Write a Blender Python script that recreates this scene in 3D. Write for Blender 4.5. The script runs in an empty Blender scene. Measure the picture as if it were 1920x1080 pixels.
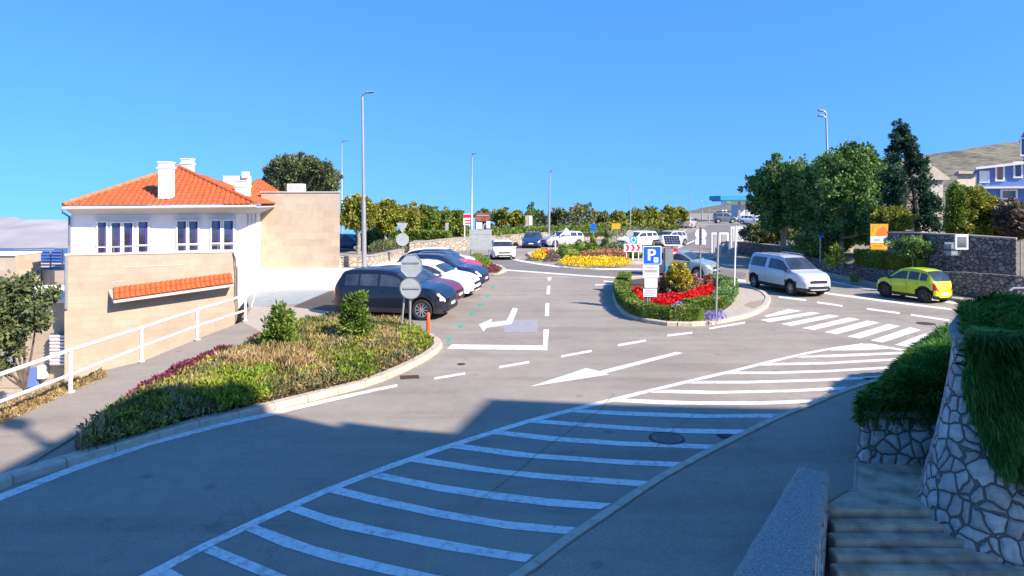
import bpy, bmesh, math, random
import numpy as np
from mathutils import Vector, Matrix
R = math.radians
rng = np.random.default_rng(7)
random.seed(7)
sc = bpy.context.scene
col = sc.collection
# ---------------------------------------------------------------- camera, sky, sun, exposure
CH, FP, HY, CX = 4.0, 1250.0, 380.0, 960.0     # camera height, focal length (px of a 1920 frame), eye level row, centre column
cd = bpy.data.cameras.new('camera'); cam = bpy.data.objects.new('camera', cd); col.objects.link(cam)
cd.sensor_width = 36; cd.lens = 36 * FP / 1920; cd.shift_y = -(540 - HY) / 1920
cd.clip_start = .1; cd.clip_end = 5000
cam.location = (0, 0, CH); cam.rotation_euler = (R(90), 0, 0); sc.camera = cam
SUN_EL = R(36); SD = Vector((.78, -.62, 0)).normalized() * math.cos(SUN_EL); SD.z = math.sin(SUN_EL)   # towards the sun
w = bpy.data.worlds.new('World'); sc.world = w; w.use_nodes = True
nt = w.node_tree; nt.nodes.clear()
tc = nt.nodes.new('ShaderNodeTexCoord'); va = nt.nodes.new('ShaderNodeVectorMath'); va.operation = 'MULTIPLY_ADD'; va.inputs[1].default_value = (1, 1, .8); va.inputs[2].default_value = (0, 0, .36)
vn = nt.nodes.new('ShaderNodeVectorMath'); vn.operation = 'NORMALIZE'
sky = nt.nodes.new('ShaderNodeTexSky'); sky.sky_type = 'NISHITA'; sky.sun_disc = False
sky.sun_elevation = SUN_EL; sky.sun_rotation = math.atan2(SD.x, SD.y); sky.air_density = 1.0; sky.dust_density = .1; sky.ozone_density = 3.0; sky.altitude = 100
hs = nt.nodes.new('ShaderNodeHueSaturation'); hs.inputs['Saturation'].default_value = 1.28; hs.inputs['Hue'].default_value = .505
bg = nt.nodes.new('ShaderNodeBackground'); bg.inputs['Strength'].default_value = .15
wo = nt.nodes.new('ShaderNodeOutputWorld')
for a, b in ((tc.outputs['Generated'], va.inputs[0]), (va.outputs[0], vn.inputs[0]), (vn.outputs[0], sky.inputs[0]), (sky.outputs[0], hs.inputs['Color']), (hs.outputs[0], bg.inputs[0]), (bg.outputs[0], wo.inputs[0])):
    nt.links.new(a, b)
ld = bpy.data.lights.new('sun', 'SUN'); ld.energy = 4.1; ld.angle = R(.5); ld.color = (1, .86, .72)
sun = bpy.data.objects.new('sun', ld); col.objects.link(sun); sun.rotation_euler = SD.to_track_quat('Z', 'Y').to_euler()
sc.view_settings.view_transform = 'Standard'; sc.view_settings.look = 'None'; sc.view_settings.exposure = 1.27; sc.view_settings.gamma = 1

# ---------------------------------------------------------------- placing helpers
def G(px, py, z=0.0):                      # the point of a level surface at height z
    Y = (CH - z) * FP / (py - HY); return Vector(((px - CX) / FP * Y, Y, z))
def A(px, py, Y):                          # a point at distance Y
    return Vector(((px - CX) / FP * Y, Y, CH - (py - HY) / FP * Y))
def X_(px, Y): return (px - CX) / FP * Y
def Z_(py, Y): return CH - (py - HY) / FP * Y

# ---------------------------------------------------------------- materials
def new_mat(name):
    m = bpy.data.materials.new(name); m.use_nodes = True
    return m, m.node_tree, m.node_tree.nodes['Principled BSDF']
def N(t, kind, **kw):
    n = t.nodes.new('ShaderNode' + kind)
    for k, v in kw.items():
        if k in n.inputs: n.inputs[k].default_value = v
        else: setattr(n, k, v)
    return n
def c4(c): return (c[0], c[1], c[2], 1)
def ramp(t, fac, stops, interp='LINEAR'):
    r = t.nodes.new('ShaderNodeValToRGB'); r.color_ramp.interpolation = interp; e = r.color_ramp.elements
    while len(e) < len(stops): e.new(.5)
    for i, (p, c) in enumerate(stops): e[i].position = p; e[i].color = c4(c)
    t.links.new(fac, r.inputs[0]); return r.outputs[0]
def coords(t, scale=(1, 1, 1)):
    a = t.nodes.new('ShaderNodeNewGeometry'); m = t.nodes.new('ShaderNodeMapping'); m.inputs['Scale'].default_value = scale
    t.links.new(a.outputs['Position'], m.inputs[0]); return m.outputs[0]
def bump(t, b, h, s=.3, d=.02):
    n = t.nodes.new('ShaderNodeBump'); n.inputs['Strength'].default_value = s; n.inputs['Distance'].default_value = d
    t.links.new(h, n.inputs['Height']); t.links.new(n.outputs[0], b.inputs['Normal'])
def mat(name, c, rough=.6, metal=0, var=.12, scale=3, coat=0, bmp=0, spec=.5):
    m, t, b = new_mat(name); b.inputs['Roughness'].default_value = rough; b.inputs['Metallic'].default_value = metal
    b.inputs['Specular IOR Level'].default_value = spec
    b.inputs['Coat Weight'].default_value = coat; b.inputs['Coat Roughness'].default_value = .05
    n = N(t, 'TexNoise', Scale=scale, Detail=6.0); t.links.new(coords(t), n.inputs['Vector'])
    t.links.new(ramp(t, n.outputs[0], [(.3, [x * (1 - var) for x in c]), (.7, [min(1, x * (1 + var)) for x in c])]), b.inputs['Base Color'])
    if bmp: bump(t, b, n.outputs[0], bmp)
    return m
def asphalt(name, c, patch=.13, spec=.25):
    m, t, b = new_mat(name); b.inputs['Roughness'].default_value = .85; b.inputs['Specular IOR Level'].default_value = spec
    co = coords(t)
    big = N(t, 'TexNoise', Scale=.22, Detail=5.0, Roughness=.6); fine = N(t, 'TexNoise', Scale=38.0, Detail=5.0, Roughness=.7); mid = N(t, 'TexNoise', Scale=2.6, Detail=7.0, Roughness=.65, Distortion=.6)
    for n in (big, fine, mid): t.links.new(co, n.inputs['Vector'])
    a = ramp(t, big.outputs[0], [(.32, [x * (1 - patch) for x in c]), (.5, c), (.68, [x * (1 + patch) for x in c])])
    f = ramp(t, fine.outputs[0], [(.3, (.72,) * 3), (.55, (1,) * 3), (.75, (1.2,) * 3)])
    g = ramp(t, mid.outputs[0], [(.3, (.9,) * 3), (.5, (1,) * 3), (.7, (1.06,) * 3)])
    vo = N(t, 'TexVoronoi', Scale=.17, feature='DISTANCE_TO_EDGE')
    nz = N(t, 'TexNoise', Scale=1.4, Detail=6.0); t.links.new(co, nz.inputs['Vector'])
    ad = N(t, 'VectorMath', operation='MULTIPLY_ADD'); t.links.new(nz.outputs[1], ad.inputs[0]); ad.inputs[1].default_value = (1.6, 1.6, 0); t.links.new(co, ad.inputs[2])
    t.links.new(ad.outputs[0], vo.inputs['Vector'])
    k = ramp(t, vo.outputs['Distance'], [(0, (.84,) * 3), (.0028, (1,) * 3)])
    out = a
    mp = t.nodes.new('ShaderNodeMapping'); mp.inputs['Rotation'].default_value = (0, 0, .95); mp.inputs['Scale'].default_value = (.10, 1.5, 1); t.links.new(co, mp.inputs[0])
    st_ = N(t, 'TexNoise', Scale=1.0, Detail=4.0, Roughness=.6); t.links.new(mp.outputs[0], st_.inputs['Vector'])
    sk = ramp(t, st_.outputs[0], [(.36, (.88,) * 3), (.5, (1,) * 3), (.7, (1.05,) * 3)])
    sp = N(t, 'TexVoronoi', Scale=.8); t.links.new(co, sp.inputs['Vector']); spc = ramp(t, sp.outputs['Distance'], [(.035, (.74,) * 3), (.10, (1,) * 3)])
    for o in (f, g, k, sk, spc):
        x = N(t, 'Mix', data_type='RGBA', blend_type='MULTIPLY'); x.inputs[0].default_value = 1
        t.links.new(out, x.inputs[6]); t.links.new(o, x.inputs[7]); out = x.outputs[2]
    t.links.new(out, b.inputs['Base Color']); bump(t, b, fine.outputs[0], .35, .01)
    return m
def stone(name, c1, c2, mortar, scale=2.4, edge=.06, rough=.85, squash=(1, 1, 1.25), bs=.8, dist=.05, soft=.05):
    m, t, b = new_mat(name); b.inputs['Roughness'].default_value = rough; b.inputs['Specular IOR Level'].default_value = .2
    co = coords(t, squash)
    nz = N(t, 'TexNoise', Scale=2.5, Detail=3.0); t.links.new(co, nz.inputs['Vector'])
    ad = N(t, 'VectorMath', operation='MULTIPLY_ADD'); t.links.new(nz.outputs[1], ad.inputs[0]); ad.inputs[1].default_value = (.18, .18, .18); t.links.new(co, ad.inputs[2])
    v1 = N(t, 'TexVoronoi', Scale=scale, feature='DISTANCE_TO_EDGE', Randomness=.9); v2 = N(t, 'TexVoronoi', Scale=scale, Randomness=.9)
    for v in (v1, v2): t.links.new(ad.outputs[0], v.inputs['Vector'])
    n2 = N(t, 'TexNoise', Scale=9.0, Detail=8.0, Roughness=.7); t.links.new(co, n2.inputs['Vector'])
    sp = t.nodes.new('ShaderNodeSeparateColor'); t.links.new(v2.outputs['Color'], sp.inputs[0])
    base = ramp(t, sp.outputs[0], [(0, c1), (1, c2)])
    x = N(t, 'Mix', data_type='RGBA', blend_type='MULTIPLY'); x.inputs[0].default_value = 1
    t.links.new(base, x.inputs[6]); t.links.new(ramp(t, n2.outputs[0], [(.3, (.66,) * 3), (.6, (1.08,) * 3)]), x.inputs[7])
    mk = ramp(t, v1.outputs['Distance'], [(edge * .55, (0, 0, 0)), (edge * 1.1, (1, 1, 1))])
    y = N(t, 'Mix', data_type='RGBA'); t.links.new(mk, y.inputs[0]); y.inputs[6].default_value = c4(mortar); t.links.new(x.outputs[2], y.inputs[7])
    t.links.new(y.outputs[2], b.inputs['Base Color'])
    h = ramp(t, v1.outputs['Distance'], [(edge * .4, (0, 0, 0)), (edge * 1.2, (.7,) * 3), (edge * 4, (1, 1, 1))]); bump(t, b, h, bs, dist)
    return m
def ashlar(name, c1, c2, mortar, w=.6, h=.3, ms=.008):
    m, t, b = new_mat(name); b.inputs['Roughness'].default_value = .8; b.inputs['Specular IOR Level'].default_value = .2
    g = t.nodes.new('ShaderNodeNewGeometry'); s = t.nodes.new('ShaderNodeSeparateXYZ'); t.links.new(g.outputs['Position'], s.inputs[0])
    ad = N(t, 'Math', operation='ADD'); mu = N(t, 'Math', operation='MULTIPLY'); t.links.new(s.outputs[1], mu.inputs[0]); mu.inputs[1].default_value = .6
    t.links.new(s.outputs[0], ad.inputs[0]); t.links.new(mu.outputs[0], ad.inputs[1])
    cb = t.nodes.new('ShaderNodeCombineXYZ'); t.links.new(ad.outputs[0], cb.inputs[0]); t.links.new(s.outputs[2], cb.inputs[1])
    br = N(t, 'TexBrick', Scale=1.0); br.inputs['Brick Width'].default_value = w; br.inputs['Row Height'].default_value = h; br.inputs['Mortar Size'].default_value = ms; br.inputs['Mortar Smooth'].default_value = .3
    br.inputs['Color1'].default_value = c4(c1); br.inputs['Color2'].default_value = c4(c2); br.inputs['Mortar'].default_value = c4(mortar); br.offset_frequency = 2; br.squash = 1.5; br.squash_frequency = 3
    t.links.new(cb.outputs[0], br.inputs['Vector'])
    n2 = N(t, 'TexNoise', Scale=1.2, Detail=8.0, Roughness=.7); t.links.new(g.outputs['Position'], n2.inputs['Vector'])
    x = N(t, 'Mix', data_type='RGBA', blend_type='MULTIPLY'); x.inputs[0].default_value = 1
    t.links.new(br.outputs[0], x.inputs[6]); t.links.new(ramp(t, n2.outputs[0], [(.3, (.86,) * 3), (.65, (1.06,) * 3)]), x.inputs[7])
    t.links.new(x.outputs[2], b.inputs['Base Color']); bump(t, b, br.outputs['Fac'], -.3, .01)
    return m
def leaf_mat(name, cols, rough=.55, trans=.25):
    m, t, b = new_mat(name); b.inputs['Roughness'].default_value = rough; b.inputs['Specular IOR Level'].default_value = .25
    g = t.nodes.new('ShaderNodeNewGeometry')
    n = N(t, 'TexNoise', Scale=1.1, Detail=4.0); t.links.new(g.outputs['Position'], n.inputs['Vector'])
    a = N(t, 'Math', operation='MULTIPLY_ADD'); t.links.new(n.outputs[0], a.inputs[0]); a.inputs[1].default_value = 1.3
    s = N(t, 'Math', operation='MULTIPLY_ADD'); t.links.new(g.outputs['Random Per Island'], s.inputs[0]); s.inputs[1].default_value = .6; s.inputs[2].default_value = -.45
    t.links.new(s.outputs[0], a.inputs[2])
    k = len(cols); o = ramp(t, a.outputs[0], [(.1 + .8 * i / (k - 1), c) for i, c in enumerate(cols)]); t.links.new(o, b.inputs['Base Color'])
    tr = t.nodes.new('ShaderNodeBsdfTranslucent'); t.links.new(o, tr.inputs[0]); mx = t.nodes.new('ShaderNodeMixShader'); mx.inputs[0].default_value = trans
    t.links.new(b.outputs[0], mx.inputs[1]); t.links.new(tr.outputs[0], mx.inputs[2]); t.links.new(mx.outputs[0], t.nodes['Material Output'].inputs[0])
    return m
def paint_mat(name, c, rough=.28, metal=.0):
    m, t, b = new_mat(name); b.inputs['Base Color'].default_value = c4(c); b.inputs['Roughness'].default_value = rough; b.inputs['Metallic'].default_value = metal
    b.inputs['Coat Weight'].default_value = .45; b.inputs['Coat Roughness'].default_value = .04
    n = N(t, 'TexNoise', Scale=600.0, Detail=1.0); t.links.new(ramp(t, n.outputs[0], [(.3, [x * .93 for x in c]), (.7, [min(1, x * 1.07) for x in c])]), b.inputs['Base Color'])
    return m
def glass_mat(name, c=(.012, .014, .018), rough=.04):
    m, t, b = new_mat(name); b.inputs['Roughness'].default_value = rough; b.inputs['Specular IOR Level'].default_value = .9
    n = N(t, 'TexNoise', Scale=1.7, Detail=3.0); t.links.new(coords(t), n.inputs['Vector'])
    t.links.new(ramp(t, n.outputs[0], [(.35, [x * .6 for x in c]), (.65, [x * 1.7 for x in c])]), b.inputs['Base Color'])
    return m
def road_paint(name, c, wear=.56):
    m, t, b = new_mat(name); b.inputs['Roughness'].default_value = .7; b.inputs['Specular IOR Level'].default_value = .2
    co = coords(t)
    n = N(t, 'TexNoise', Scale=9.0, Detail=10.0, Roughness=.75); t.links.new(co, n.inputs['Vector'])
    n2 = N(t, 'TexNoise', Scale=1.3, Detail=5.0); t.links.new(co, n2.inputs['Vector'])
    a = N(t, 'Math', operation='MULTIPLY_ADD'); t.links.new(n2.outputs[0], a.inputs[0]); a.inputs[1].default_value = .35; t.links.new(n.outputs[0], a.inputs[2])
    t.links.new(ramp(t, a.outputs[0], [(wear, [x * .58 for x in c]), (wear + .08, [x * .85 for x in c]), (wear + .25, c)]), b.inputs['Base Color'])
    return m
M = {}
M['road'] = asphalt('asphalt', (.30, .268, .222), .15)
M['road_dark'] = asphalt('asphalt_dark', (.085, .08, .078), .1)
M['walk'] = asphalt('walkway_asphalt', (.305, .268, .218), .07)
M['pave'] = mat('concrete_paving', (.40, .35, .28), .85, var=.12, scale=6, bmp=.2)
M['land'] = mat('dry_ground', (.20, .17, .10), .95, var=.35, scale=.6, bmp=.4)
M['kerb'] = mat('kerb_concrete', (.46, .40, .32), .85, var=.16, scale=7, bmp=.15)
M['white_line'] = road_paint('road_marking_white', (.78, .78, .76))
M['blue_line'] = mat('faded_blue_paint', (.29, .285, .30), .8, var=.1, scale=5)
M['teal_line'] = mat('teal_paint', (.03, .36, .28), .7)
M['sea'] = mat('sea_water', (.008, .05, .19), .25, var=.3, scale=.05, bmp=.4)
M['hill'] = mat('bare_hill', (.17, .152, .10), .95, var=.45, scale=.3, bmp=.9)
M['isle'] = mat('bare_island', (.31, .30, .305), .95, var=.16, scale=.03, bmp=.8)  # island rock, its colour paled to carry the distance haze
M['white_wall'] = mat('white_render', (.78, .76, .73), .85, var=.05, scale=1.5, bmp=.05)
M['soffit'] = mat('grey_render', (.50, .47, .44), .85, var=.05, scale=2)
M['tan_wall'] = ashlar('tan_stone_cladding', (.44, .365, .275), (.40, .33, .245), (.37, .30, .22), .5, .22)
M['block_wall'] = ashlar('block_stone_cladding', (.52, .43, .32), (.45, .365, .265), (.44, .36, .26), .5, .33, .006)
M['tile'] = mat('terracotta_tile', (.46, .105, .028), .7, var=.22, scale=5)
M['glass'] = glass_mat('window_glass', (.03, .03, .055))
M['carglass'] = glass_mat('car_glass', (.03, .036, .045))
M['blind'] = mat('blue_blind', (.045, .035, .20), .7)
M['grey_frame'] = mat('grey_frame', (.62, .60, .60), .5)
M['rail_white'] = mat('white_painted_steel', (.78, .75, .74), .4, var=.05)
M['galv'] = mat('galvanised_steel', (.34, .35, .36), .42, metal=.35, var=.08, scale=6)
M['sign_back'] = mat('sign_back_aluminium', (.40, .43, .42), .45, metal=.2, var=.08)
M['dark_metal'] = mat('dark_metal', (.07, .072, .08), .5, metal=.3)
M['black'] = mat('black_plastic', (.016, .016, .018), .5)
M['trim'] = mat('charcoal_plastic', (.02, .021, .023), .6)
M['tyre'] = mat('tyre_rubber', (.018, .018, .018), .85)
M['rim'] = mat('alloy_rim', (.62, .62, .64), .3, metal=.7)
M['rim_dark'] = mat('dark_rim', (.06, .06, .065), .35, metal=.5)
M['lamp'] = mat('clear_lamp', (.75, .76, .8), .12, coat=1)
M['tail'] = mat('red_lamp', (.45, .012, .015), .2, coat=1)
M['plate'] = mat('number_plate', (.8, .8, .78), .5, var=.02)
M['white_sign'] = mat('white_sign', (.8, .8, .8), .45, var=.03)
M['red_sign'] = mat('red_sign', (.62, .02, .04), .45)
M['blue_sign'] = mat('blue_sign', (.005, .11, .68), .4, var=.05)
M['cyan_sign'] = mat('cyan_sign', (.01, .36, .62), .4, var=.05)
M['orange_sign'] = mat('orange_sign', (.80, .33, .01), .45, var=.12)
M['orange_post'] = mat('orange_post', (.85, .10, .02), .5)
M['yellow'] = mat('yellow_cloth', (.8, .42, .03), .7)
M['grey_text'] = mat('grey_print', (.33, .33, .34), .6)
M['panel'] = mat('solar_cells', (.012, .016, .04), .15, coat=.5)
M['brown_sign'] = mat('brown_board', (.20, .07, .05), .6, var=.5, scale=2)
M['teal_roof'] = mat('teal_canopy', (.02, .28, .42), .5)
M['bark'] = mat('bark', (.11, .085, .06), .95, var=.4, scale=8, bmp=.8)
M['pale_bark'] = mat('pale_bark', (.30, .27, .21), .95, var=.3, scale=6, bmp=.6)
M['soil'] = mat('soil', (.07, .05, .03), .98, var=.4, scale=6, bmp=.6)
M['blue_wall'] = mat('blue_render', (.12, .20, .43), .85, var=.06)
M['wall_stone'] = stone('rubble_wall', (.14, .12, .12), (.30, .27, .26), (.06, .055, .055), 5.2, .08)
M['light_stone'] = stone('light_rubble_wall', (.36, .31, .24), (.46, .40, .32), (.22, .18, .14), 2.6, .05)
M['near_stone'] = stone('near_stone_wall', (.40, .37, .34), (.62, .58, .54), (.17, .16, .15), 5.0, .055, squash=(1, 1, 1), bs=1, dist=.06)
M['cap'] = mat('stone_cap', (.32, .30, .27), .9, var=.4, scale=38, bmp=.6)
M['step'] = mat('old_concrete_step', (.42, .35, .26), .95, var=.45, scale=3, bmp=.7)
M['lv_dark'] = leaf_mat('dark_leaves', [(0.0451, 0.1014, 0.0315), (0.1239, 0.2363, 0.0675), (0.3376, 0.4502, 0.135)])
M['lv_olive'] = leaf_mat('olive_leaves', [(0.0625, 0.0875, 0.0438), (0.125, 0.1625, 0.0625), (0.2375, 0.2625, 0.1125)])
M['lv_mid'] = leaf_mat('mid_leaves', [(0.0575, 0.115, 0.0138), (0.138, 0.2185, 0.0345), (0.299, 0.3565, 0.069)])
M['lv_yel'] = leaf_mat('yellow_leaves', [(.13, .15, .02), (.24, .27, .04), (.42, .40, .07)])
M['lv_pale'] = leaf_mat('pale_leaves', [(.10, .12, .05), (.20, .22, .09), (.34, .34, .16)])
M['lv_tan'] = leaf_mat('tan_stems', [(.17, .14, .05), (.40, .28, .12), (.58, .44, .24)])
M['lv_lime'] = leaf_mat('lime_leaves', [(.07, .13, .015), (.19, .28, .025), (.38, .42, .05)])
M['lv_maroon'] = leaf_mat('maroon_leaves', [(.07, .02, .03), (.20, .05, .08), (.33, .11, .12)])
M['lv_con'] = leaf_mat('conifer_leaves', [(0.0108, 0.036, 0.0324), (0.0252, 0.072, 0.0468), (0.063, 0.126, 0.063)])
M['lv_rose'] = leaf_mat('rosemary_leaves', [(0.0217, 0.0761, 0.0131), (0.0653, 0.2067, 0.0327), (0.1959, 0.4352, 0.0871)])
M['lv_brown'] = leaf_mat('dry_twigs', [(.10, .075, .05), (.20, .15, .11), (.32, .26, .2)])
M['lv_gold'] = leaf_mat('golden_leaves', [(.26, .23, .03), (.52, .44, .05), (.72, .60, .12)])
M['fl_red'] = leaf_mat('red_flowers', [(.35, .005, .01), (.70, .015, .02), (.85, .05, .04)])
M['fl_yel'] = leaf_mat('yellow_flowers', [(.45, .30, .01), (.8, .55, .02), (.85, .7, .05)])
M['fl_blue'] = leaf_mat('lilac_flowers', [(.14, .13, .35), (.28, .26, .55), (.4, .38, .62)])
M['fl_pink'] = leaf_mat('pink_flowers', [(.35, .10, .09), (.5, .22, .13), (.3, .28, .1)])

# ---------------------------------------------------------------- mesh helpers
def link(name, me, m, parent):
    o = bpy.data.objects.new(name, me); col.objects.link(o)
    if m is not None: me.materials.append(m)
    if parent: o.parent = parent
    return o
class MB:
    def __init__(s): s.v = []; s.f = []
    def add(s, vs, fs):
        k = len(s.v); s.v += [tuple(v) for v in vs]; s.f += [[i + k for i in f] for f in fs]; return s
    def box(s, c, d, rz=0, rx=0, ry=0):
        m = Matrix.Translation(c) @ Matrix.Rotation(rz, 4, 'Z') @ Matrix.Rotation(rx, 4, 'X') @ Matrix.Rotation(ry, 4, 'Y')
        x, y, z = d[0] / 2, d[1] / 2, d[2] / 2
        vs = [m @ Vector(p) for p in ((-x, -y, -z), (x, -y, -z), (x, y, -z), (-x, y, -z), (-x, -y, z), (x, -y, z), (x, y, z), (-x, y, z))]
        return s.add(vs, [(0, 3, 2, 1), (4, 5, 6, 7), (0, 1, 5, 4), (1, 2, 6, 5), (2, 3, 7, 6), (3, 0, 4, 7)])
    def prism(s, pts, z0, z1):             # plan polygon, z0/z1 numbers or lists
        n = len(pts); a = z0 if hasattr(z0, '__len__') else [z0] * n; b = z1 if hasattr(z1, '__len__') else [z1] * n
        ar = sum(pts[i][0] * pts[(i + 1) % n][1] - pts[(i + 1) % n][0] * pts[i][1] for i in range(n))
        idx = list(range(n)) if ar > 0 else list(range(n))[::-1]
        vs = [(pts[i][0], pts[i][1], a[i]) for i in idx] + [(pts[i][0], pts[i][1], b[i]) for i in idx]
        return s.add(vs, [list(range(n))[::-1], [n + i for i in range(n)]] + [(i, (i + 1) % n, n + (i + 1) % n, n + i) for i in range(n)])
    def poly(s, pts): return s.add(pts, [list(range(len(pts)))])
    def tube(s, pts, r, n=10, cap=True):
        pts = [Vector(p) for p in pts]; rr = r if hasattr(r, '__len__') else [r] * len(pts); k = len(s.v); vs = []
        for i, p in enumerate(pts):
            d = (pts[min(i + 1, len(pts) - 1)] - pts[max(i - 1, 0)]).normalized()
            u = d.orthogonal() if abs(d.z) < .9 else Vector((1, 0, 0)); u = (u - d * u.dot(d)).normalized(); v = d.cross(u)
            if abs(d.z) < .9: u = Vector((0, 0, 1)) - d * d.z; u.normalize(); v = d.cross(u)
            vs += [p + (u * math.cos(2 * math.pi * j / n) + v * math.sin(2 * math.pi * j / n)) * rr[i] for j in range(n)]
        fs = [(i * n + j, i * n + (j + 1) % n, (i + 1) * n + (j + 1) % n, (i + 1) * n + j) for i in range(len(pts) - 1) for j in range(n)]
        if cap: fs += [list(range(n))[::-1], [(len(pts) - 1) * n + j for j in range(n)]]
        return s.add(vs, fs)
    def disc(s, c, nrm, r, th, n=28):
        c = Vector(c); d = Vector(nrm).normalized(); return s.tube([c - d * th / 2, c + d * th / 2], r, n)
    def lathe(s, c, prof, n=20, axis='Z'):
        k = len(prof); vs = []
        for i in range(n):
            a = 2 * math.pi * i / n
            for r_, h in prof:
                p = (r_ * math.cos(a), r_ * math.sin(a), h) if axis == 'Z' else (r_ * math.cos(a), h, r_ * math.sin(a))
                vs.append(Vector(c) + Vector(p))
        fs = [(i * k + j, ((i + 1) % n) * k + j, ((i + 1) % n) * k + j + 1, i * k + j + 1) for i in range(n) for j in range(k - 1)]
        return s.add(vs, fs)
    def build(s, name, m, parent=None, smooth=False, local=False, bevel=0):
        off = Vector((0, 0, 0)) if (local or not parent) else parent.matrix_world.translation if parent.parent is None else parent.location
        if parent and not local: off = WL.get(parent.name, Vector((0, 0, 0)))
        me = bpy.data.meshes.new(name); me.from_pydata([(x - off[0], y - off[1], z - off[2]) for x, y, z in s.v], [], s.f); me.validate()
        bm = bmesh.new(); bm.from_mesh(me); bmesh.ops.recalc_face_normals(bm, faces=bm.faces)
        if bevel: bmesh.ops.bevel(bm, geom=[e for e in bm.edges if len(e.link_faces) == 2 and e.calc_face_angle(0) > .6], offset=bevel, segments=2, affect='EDGES', clamp_overlap=True)
        bm.to_mesh(me); bm.free()
        if smooth: me.shade_smooth(); me.set_sharp_from_angle(angle=R(38))
        o = link(name, me, m, parent)
        if parent: WL[o.name] = off
        return o
WL = {}                                     # world place of each thing's base
def tag(o, label=None, cat=None, group=None, kind=None):
    if label: o['label'] = label
    if cat: o['category'] = cat
    if group: o['group'] = group
    if kind: o['kind'] = kind
    return o
def thing(name, label, cat, loc, group=None, rz=0):
    o = bpy.data.objects.new(name, None); col.objects.link(o); o.location = loc; o.rotation_euler.z = rz; o.empty_display_size = .2
    WL[o.name] = Vector(loc) if rz == 0 else Vector((0, 0, 0)); return tag(o, label, cat, group)
def struct(name, mb, m, **k): return tag(mb.build(name, m, **k), kind='structure')
def quads(name, P, m, parent=None, off=(0, 0, 0)):            # P: (n,k,3) array of k-gons
    n, k = P.shape[0], P.shape[1]; me = bpy.data.meshes.new(name)
    me.vertices.add(n * k); me.vertices.foreach_set('co', (P - np.array(off)).reshape(-1).astype('f4'))
    me.loops.add(n * k); me.loops.foreach_set('vertex_index', np.arange(n * k, dtype='i4'))
    me.polygons.add(n); me.polygons.foreach_set('loop_start', np.arange(0, n * k, k, dtype='i4')); me.polygons.foreach_set('loop_total', np.full(n, k, 'i4'))
    me.update(); me.validate(); o = link(name, me, m, parent); 
    return o
def unit(v): return v / np.maximum(np.linalg.norm(v, axis=-1, keepdims=True), 1e-9)
def leaf_array(c, size, asp=.55, dirs=None, jit=1.0, svar=.45):
    n = len(c); d = unit(rng.normal(size=(n, 3)) * jit + (dirs if dirs is not None else 0))
    s = unit(np.cross(d, rng.normal(size=(n, 3)))); L = size * (1 + svar * rng.uniform(-1, 1, (n, 1))); W = L * asp
    tip = c + d * L; mid = c + d * L * .5
    return np.stack([c, mid + s * W / 2, tip, mid - s * W / 2], 1)
def blob_points(blobs, n, clump=.22, per=60, shell=.55):      # blobs (x,y,z,rx,ry,rz): leaves gathered in clumps
    b = np.array(blobs, float); vol = b[:, 3] * b[:, 4] * b[:, 5]; nc = max(8, n // per)
    pick = rng.choice(len(b), nc, p=vol / vol.sum()); d = unit(rng.normal(size=(nc, 3)))
    r = (shell + (1 - shell) * rng.random((nc, 1))); r = np.where(rng.random((nc, 1)) < .25, r * rng.random((nc, 1)), r)
    cc = b[pick, :3] + d * r * b[pick, 3:]
    rad = clump * np.minimum(b[pick, 3:].mean(1), 3)[:, None] * rng.uniform(.6, 1.4, (nc, 1))
    k = rng.integers(0, nc, n); o = unit(rng.normal(size=(n, 3))) * rng.random((n, 1)) ** .5
    return cc[k] + o * rad[k], unit(d[k] * .7 + o)
def foliage(name, blobs, n, size, m, parent=None, asp=.55, clump=.22, per=60, jit=.9, up=.2, shell=.55):
    p, d = blob_points(blobs, n, clump, per, shell); d = d + np.array([0, 0, up])
    return quads(name, leaf_array(p, size, asp, d, jit), m, parent, WL.get(parent.name, (0, 0, 0)) if parent else (0, 0, 0))
def limbs(mb, base, h, r, tips, rr=.5):
    b = Vector(base); fork = b + Vector((random.uniform(-.1, .1) * h * .4, random.uniform(-.1, .1) * h * .4, h))
    mb.tube([b, b.lerp(fork, .5) + Vector((r * .5, 0, 0)), fork], [r * 1.25, r, r * .8], 8)
    for t in tips:
        t = Vector(t); mid = fork.lerp(t, .5) + Vector((0, 0, -.08 * (t - fork).length)); mb.tube([fork - Vector((0, 0, r)), mid, t], [r * .7, r * rr, r * .15], 6, cap=False)
def tree(name, label, cat, base, blobs, n, size, m, trunk_h, r, bark='bark', group=None, cl=.22, per=60, asp=.55, cz=None, shell=.55):
    t = thing(name, label, cat, base, group); mb = MB()
    limbs(mb, base, trunk_h, r, [(b[0], b[1], b[2]) for b in blobs[:7]]); mb.build('trunk', M[bark], t, smooth=True)
    foliage('crown', blobs, n, size, M[m], t, clump=cl, per=per, asp=asp, shell=shell); return t
def in_poly(p, poly):
    x, y = p[:, 0], p[:, 1]; r = np.zeros(len(p), bool); q = np.array([(a[0], a[1]) for a in poly]); j = len(q) - 1
    for i in range(len(q)):
        c = ((q[i, 1] > y) != (q[j, 1] > y)) & (x < (q[j, 0] - q[i, 0]) * (y - q[i, 1]) / (q[j, 1] - q[i, 1] + 1e-12) + q[i, 0]); r ^= c; j = i
    return r
def scatter(poly, n):
    q = np.array([(a[0], a[1]) for a in poly]); lo, hi = q.min(0), q.max(0); out = np.zeros((0, 2))
    while len(out) < n:
        p = rng.uniform(lo, hi, (n * 2, 2)); out = np.vstack([out, p[in_poly(p, poly)]])
    return out[:n]
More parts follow.
